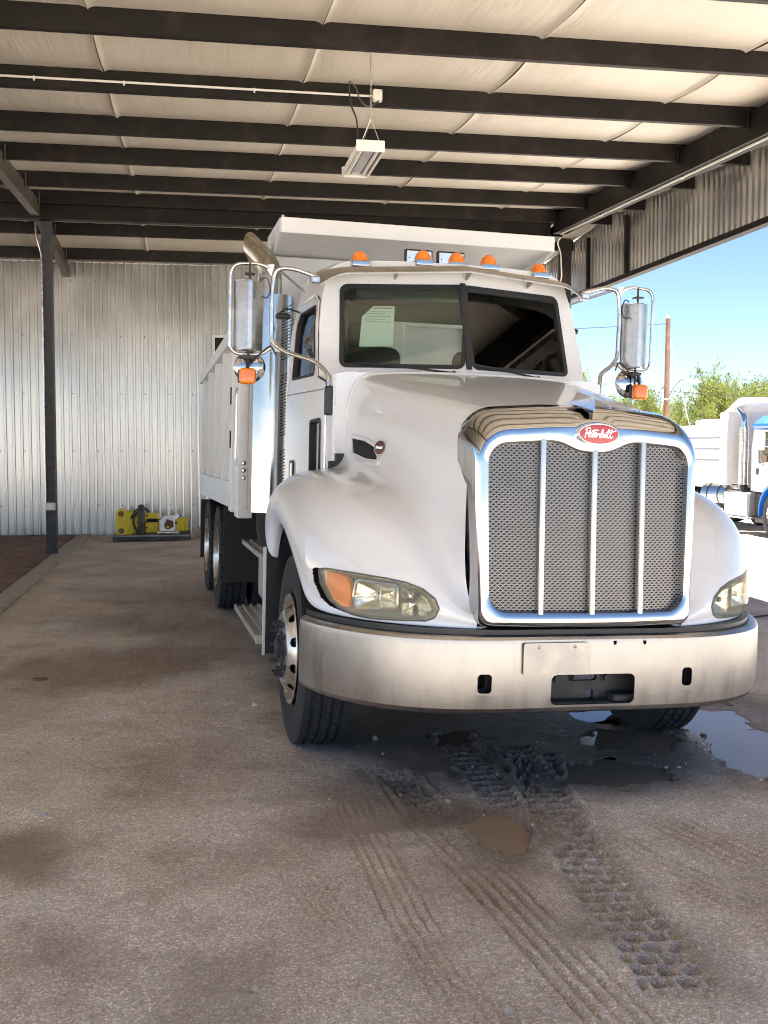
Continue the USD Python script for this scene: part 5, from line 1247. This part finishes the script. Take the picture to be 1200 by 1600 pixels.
# ------------------------------------------------------------------ second dump truck out in the sun
O2 = np.array([12.035+1.20, 21.2, -.345])
t2 = thing('blue_white_dump_truck', 'white dump truck with blue cab roof and fender parked in the sun', 'truck', tuple(O2))
bp2 = lambda n, m, mt, par=None, **k: obj(n, m, mt, par or t2, **k)
for s in (-1, 1):
    wheel(t2, 'front_wheel', (s*1.02, 0, .51), s, True, detail=False)
    for v in (4.3, 5.65): wheel(t2, 'rear_wheel', (s*.95, v, .51), s, False, kind='lug', detail=False)
def loft_v(st): return loft([[(s_*u if False else u, v, w) for u, w in lp] for v, lp in st])
cabp = lambda k: [(-1.0*k, 1.05), (-1.0*k, 1.95), (-.95*k, 2.40), (-.80*k, 2.56), (.80*k, 2.56), (.95*k, 2.40), (1.0*k, 1.95), (1.0*k, 1.05)]
bp2('cab', loft_v([(1.28, cabp(1)), (.35, cabp(.98)), (-.1, [(-.97, 1.05), (-.97, 1.80), (-.95, 1.84), (-.80, 1.86), (.80, 1.86), (.95, 1.84), (.97, 1.80), (.97, 1.05)])]), 'white_sunlit_body', smooth=20)
bp2('cab_roof', tm(m3.Manifold.batch_hull([man(rbox(-.99, .99, .38, 1.30, 2.36, 2.50, .05, 6)), man(rbox(-.80, .80, .50, 1.30, 2.45, 2.66, .06, 6))])), 'blue_paint', smooth=40)
win2 = Polygon([(.16, 1.70), (.88, 1.60), (.95, 1.66), (.96, 2.24), (.90, 2.30), (.34, 2.30)])
d2 = bp2('door', extr(rrect(.10, 1.12, 1.14, 2.34, .08).difference(win2.buffer(.02)), (-1.003, 0, 0), V_, W_, (-1, 0, 0), .012), 'white_sunlit_body')
bp2('door_window', extr(win2, (-1.004, 0, 0), V_, W_, (-1, 0, 0), .004), 'black_glass', d2)
bp2('window_frame', extr(win2.buffer(.025).difference(win2), (-1.004, 0, 0), V_, W_, (-1, 0, 0), .018), 'white_sunlit_body', d2)
bp2('vent_bar', extr(LineString([(.16, 1.95), (.95, 2.0)]).buffer(.012), (-1.008, 0, 0), V_, W_, (-1, 0, 0), .012), 'white_sunlit_body', d2)
bp2('lower_window', extr(rrect(.16, 1.33, .46, 1.62, .04), (-1.004, 0, 0), V_, W_, (-1, 0, 0), .016), 'black_glass', d2)
bp2('door_handle', extr(rrect(.93, 1.36, 1.02, 1.50, .03), (-1.004, 0, 0), V_, W_, (-1, 0, 0), .03), 'black_plastic', d2)
bp2('door_decal', extr(Polygon([(.62, 1.62), (.78, 1.56), (.83, 1.68), (.80, 1.79), (.66, 1.80), (.88, 1.92), (.58, 1.76)]).buffer(0), (-1.015, 0, 0), V_, W_, (-1, 0, 0), .003), 'emblem_decal', d2)
bp2('windshield', extr(Polygon([(-.85, 0), (.85, 0), (.80, .62), (-.80, .62)]), (0, -.075, 1.88), U_, np.array([0, .50, .86]), np.array([0, -1., .5]), .01), 'black_glass')
bp2('cab_skirt', cbx(-1.0, 1.0, .60, 1.30, .98, 1.16, .01), 'white_sunlit_body')
hd2 = [(-.05, [(-.93, .95), (-.93, 1.55), (-.80, 1.80), (.80, 1.80), (.93, 1.55), (.93, .95)]), (-1.2, [(-.58, .70), (-.60, 1.3), (-.5, 1.55), (.5, 1.55), (.60, 1.3), (.58, .70)])]
bp2('hood', loft_v(hd2), 'white_sunlit_body', smooth=20)
for s in (-1, 1):
    a = np.linspace(-.15, np.pi+.25, 22)
    A = np.array([[(s*x, .0+(.66-dr)*math.cos(t), .56+(.66-dr)*math.sin(t)) for t in a] for x, dr in ((.62, 0), (1.10, 0), (1.18, .03), (1.20, .07), (1.19, .085), (.62, .02))])
    bp2('fender', grid(A), 'blue_paint', smooth=35)
    mm = bp2('mirror', rbox(s*1.26-.04, s*1.26+.06, .32, .62, 1.90, 2.30, .04, 6), 'white_sunlit_body', smooth=40)
    bp2('mirror_arm', tube([(s*1.0, .36, 2.12), (s*1.24, .42, 2.12)], .015, 8), 'black_plastic', mm)
    tk = bp2('fuel_tank', tm(m3.Manifold.cylinder(1.15, .32, .32, 36).rotate((-90, 0, 0)).translate((s*.90, 2.15, .86-.02))) , 'polish', smooth=30)
    for v in (2.42, 2.95): bp2('tank_strap', tm(m3.Manifold.cylinder(.05, .328, .328, 36).rotate((-90, 0, 0)).translate((s*.90, v, .84))), 'black_steel', tk, smooth=30)
    sb_ = bp2('step_box', cbx(s*.98-.22, s*.98+.22, 1.10, 2.14, .42, .96, .015), 'step_alu')
    bp2('step_tread', cbx(s*1.05-.20, s*1.05+.20, .98, 2.3, .38, .42, .008), 'step_alu', sb_)
    bp2('dark_skirt', cbx(s*.95-.05, s*.95+.05, .66, 1.09, .30, .95, .01), 'black_plastic')
bp2('chassis', cat(cbx(-.45, -.35, -1.1, 7, .75, 1.0, .01), cbx(.35, .45, -1.1, 7, .75, 1.0, .01), cbx(-.5, .5, -1.0, 1.2, .6, 1.1, .03)), 'dark_under')
bp2('bumper', cbx(-1.15, 1.15, -1.45, -1.3, .45, .80, .04), 'chrome_worn')
st2 = bp2('exhaust_stack', tube([(-1.02, 1.60, 1.12), (-1.02, 1.60, 2.42)], .11, 20), 'chrome_worn', smooth=40)
bp2('stack_rings', cat([tube([(-1.02, 1.60, z), (-1.02, 1.60, z+.012)], .115, 16) for z in np.arange(1.16, 2.42, .04)]), 'steel_plate', st2, smooth=40)
bp2('stack_tip', tube(fillet([(-1.02, 1.60, 2.40), (-1.02, 1.60, 2.66), (-1.05, 1.82, 2.86)], .14, 8), .075, 16), 'polish', st2, smooth=40)
bp2('stack_elbow', tube(fillet([(-1.02, 1.60, 1.14), (-1.0, 1.56, .98), (-.85, 1.2, .96)], .12, 6), .085, 14), 'dark_under', st2, smooth=40)
bb = sub('dump_body', t2)
for s in (-1, 1):
    obj('side_wall', hull([(s*u, v, w) for u in (1.12, 1.15) for v, w in ((2.05, 1.12), (6.6, 1.12), (6.6, 2.44), (2.05, 2.47))]), 'white_sunlit_body', bb)
    for z in (1.62, 1.88, 2.14): obj('side_rib', hull([(s*1.15, v, z+d) for v in (2.36, 6.6) for d in (-.06, .06)]+[(s*1.20, v, z+d) for v in (2.40, 6.6) for d in (-.025, .025)]), 'white_sunlit_body', bb)
    obj('top_rail', cbx(s*1.15-.06, s*1.15+.06, 2.05, 6.6, 2.38, 2.49, .01), 'white_sunlit_body', bb)
    obj('front_post', cbx(s*1.17-.05, s*1.17+.05, 2.03, 2.36, 1.10, 2.76, .015), 'white_sunlit_body', bb)
    obj('lower_side', hull([(s*u, v, w) for (u, w) in ((1.12, 1.12), (1.10, 1.12), (.8, .98), (.82, .98)) for v in (2.05, 6.6)]), 'white_sunlit_body', bb)
    obj('guard_gusset', hull([(s*1.16+d, v, w) for d in (-.01, .01) for v, w in ((2.30, 2.76), (2.10, 2.76), (1.52, 2.98), (1.52, 3.06), (1.60, 3.06))]), 'white_sunlit_body', bb)
obj('front_wall', cbx(-1.12, 1.12, 2.03, 2.08, 1.12, 2.80, .01), 'white_sunlit_body', bb)
obj('cab_guard', hull([(u, v, w) for u in (-1.16, 1.16) for v, w in ((1.50, 2.98), (1.50, 3.0), (2.10, 2.74), (2.10, 2.76))]), 'white_sunlit_body', bb)
obj('guard_lip', cbx(-1.17, 1.17, 1.48, 1.50, 2.96, 3.07, .006), 'white_sunlit_body', bb)
obj('floor', cbx(-1.0, 1.0, 2.08, 6.6, 1.0, 1.1, .01), 'white_sunlit_body', bb)
obj('tailgate', cbx(-1.1, 1.1, 6.6, 6.65, 1.1, 2.45, .01), 'white_sunlit_body', bb)
obj('tarp_roll', rbox(-1.05, -.6, 3.3, 4.0, 2.45, 2.63, .05, 6), 'white_sunlit_body', bb, smooth=40)

# ------------------------------------------------------------------ pole, wires
gpz = lambda x, y: float(gz0(x, y))
PX, PY = 18.15, 40.0
ple = thing('utility_pole', 'brown wooden utility pole behind the yard trees', 'pole', (PX, PY, gpz(PX, PY)))
obj('shaft', tube([(0, 0, -.5), (0, 0, 3.), (.02, 0, 6.95)], [.115, .11, .09], 16), 'pole_wood', ple, smooth=40)
obj('lamp_arm', tube(fillet([(.1, 0, 3.85), (.30, -.05, 4.35), (.62, -.1, 4.62), (.85, -.15, 4.60)], .3, 6), .03, 8), 'tube_metal', ple, smooth=40)
obj('lamp_head', tm(m3.Manifold.batch_hull([man(rbox(.82, 1.12, -.24, -.06, 4.50, 4.62, .04, 5)), man(rbox(1.1, 1.35, -.22, -.08, 4.48, 4.55, .03, 5))])), 'fixture_white', ple, smooth=40)
obj('bracket', cat(cbx(-.25, .0, -.16, -.12, 3.8, 3.86, .01), tube([(-.2, -.15, 3.9), (-.28, -.15, 3.4)], .02, 6)), 'pipe_white', ple)
obj('insulator', revolve([(0, 6.95), (.05, 6.95), (.07, 7.0), (.04, 7.08), (0, 7.1)], 12), 'pipe_white', ple)
def wire(a, b, sagv, r=.012):
    a, b = np.array(a, float), np.array(b, float); t = np.linspace(0, 1, 24)[:, None]; p = a+(b-a)*t; p[:, 2] -= 4*sagv*(t[:, 0]*(1-t[:, 0])); return tube(p, r, 5)
zt = gpz(PX, PY)+6.75
o = obj('overhead_wire', wire((PX, PY, zt), (-30, 46, zt+.5), .9), 'black_rubber'); tag(o, 'overhead wire running left from the top of the wooden pole', 'wire', 'wires on the utility pole')
o = obj('overhead_wire', wire((PX, PY, zt-2.6), (60, 52, zt-2.0), .5), 'black_rubber'); tag(o, 'lower overhead wire running right from the wooden pole across the trees', 'wire', 'wires on the utility pole')
o = obj('guy_wire', wire((PX, PY, zt-.1), (PX+2.9, PY+2.5, gpz(PX+3, PY)), .0, .01), 'tube_metal'); tag(o, 'steel guy wire slanting down right from the pole top', 'wire', 'wires on the utility pole')

# ------------------------------------------------------------------ trees: green barked desert trees with feathery crowns
def tree(x, y, h, w, seed, label, nl=9000, dens=1.0):
    r = np.random.default_rng(seed); base = np.array([x, y, gpz(x, y)])
    t = thing('desert_tree', label, 'tree', tuple(base), group='trees beyond the yard')
    segs = []; tips = []
    def grow(p, d, L, rad, lev):
        q = p; n = 4; pts = [p]
        for i in range(n):
            d = d+r.normal(0, .14, 3); d[2] += .06; d /= np.linalg.norm(d); q = q+d*L/n; pts.append(q)
            if lev >= 2: tips.append((q, d, lev))
        segs.append(tube(pts, np.linspace(rad, rad*.55, len(pts)), 6 if lev < 2 else 4))
        if lev < 4:
            for _ in range((5, 3, 3, 3)[lev]):
                k = r.integers(2, n+1); dd = d+r.normal(0, .52, 3); dd[2] = abs(dd[2])*.8+.25; dd /= np.linalg.norm(dd)
                grow(pts[k], dd, L*r.uniform(.55, .85), rad*.5, lev+1)
    for k in range(3):
        a = r.uniform(0, 6.28); grow(np.array([0, 0, 0.]), np.array([.45*math.cos(a), .45*math.sin(a), 1.]), h*.36, .09, 0)
    P_ = np.array([q for q, d, l in tips]); D_ = np.array([d for q, d, l in tips])
    sc = np.array([w/2/np.percentile(np.abs(P_[:, 0]), 96), w/2/np.percentile(np.abs(P_[:, 1]), 96), h/np.percentile(P_[:, 2], 99)])
    tr_ = cat(segs); tr_.vertices = tr_.vertices*sc
    obj('trunk', tr_, 'bark', t, smooth=True)
    P_ = P_*sc; D_ = D_*sc; D_ /= np.linalg.norm(D_, axis=1)[:, None]
    i = r.integers(0, len(P_), nl)
    along = r.uniform(-.15, .42, nl)[:, None]
    c = P_[i]+D_[i]*along+r.normal(0, .085, (nl, 3)); c[:, 2] = np.maximum(c[:, 2], .25)
    a = D_[i]+r.normal(0, .55, (nl, 3)); a /= np.linalg.norm(a, axis=1)[:, None]; b = np.cross(a, r.normal(0, 1, (nl, 3))); b /= np.linalg.norm(b, axis=1)[:, None]
    L = r.uniform(.05, .12, nl)[:, None]; W2 = L*.20
    V = np.stack([c-a*L, c+b*W2, c+a*L, c-b*W2], 1).reshape(-1, 3); k = np.arange(nl)*4
    obj('crown', T(V, np.vstack([np.c_[k, k+1, k+2], np.c_[k, k+2, k+3]])), 'leaf', t)
TREES = [(15.2, 47, 5.1, 5.6, 'light green feathery tree left of the utility pole'), (19.8, 50, 4.9, 6.0, 'feathery green tree directly behind the utility pole'), (22.6, 46, 5.15, 5.0, 'tallest feathery tree just right of the utility pole'),
         (25.8, 48, 5.2, 5.5, 'feathery green tree with upright twigs above the white dump body'), (29.2, 50, 4.6, 5.5, 'green tree above the blue cab roof at the right edge'), (12.2, 52, 3.6, 5.0, 'low green bush tree seen beside the right mirror'),
         (17.6, 54, 4.2, 6.0, 'dense green tree farther behind the pole'), (23.8, 55, 4.3, 7.0, 'farther green tree filling the gap right of the pole'), (32.8, 49, 4.9, 5.5, 'green tree at the far right behind the parked truck')]
for k, (x, y, h, w, lab) in enumerate(TREES): tree(x, y, h, w, 100+k, lab, 16000)
# low scrub band on the horizon
r = np.random.default_rng(5); n_ = 26000
sx_ = r.uniform(-60, 110, n_); sy_ = r.uniform(62, 80, n_); hh = 2.6+1.6*meshkit.fbm(np.stack([sx_*.25, sy_*.1, sx_*0], -1), 4, 2); sz_ = gz0(sx_, sy_)+hh*r.random(n_)**.7
c = np.stack([sx_, sy_, sz_], -1); a = r.normal(0, 1, (n_, 3)); a /= np.linalg.norm(a, axis=1)[:, None]; b = np.cross(a, r.normal(0, 1, (n_, 3))); b /= np.linalg.norm(b, axis=1)[:, None]
L = r.uniform(.12, .32, n_)[:, None]; V = np.stack([c-a*L, c+b*L*.5, c+a*L, c-b*L*.5], 1).reshape(-1, 3); k = np.arange(n_)*4
o = obj('distant_scrub', T(V, np.vstack([np.c_[k, k+1, k+2], np.c_[k, k+2, k+3]])), 'leaf'); tag(o, 'low green scrub on the horizon beyond the yard', None, None, 'stuff')
# thin cable on the sunlit ground
cx = np.linspace(0, 1, 30); cpnts = np.stack([4.9+4.6*cx, 9.6+2.2*cx+.15*np.sin(cx*9), 0*cx], -1); cpnts[:, 2] = ground_fields(cpnts[:, 0], cpnts[:, 1])[0]+.02
o = obj('ground_cable', tube(cpnts, .012, 6), 'black_rubber'); tag(o, 'thin dark cable lying on the sunlit dirt at the right', 'cable')
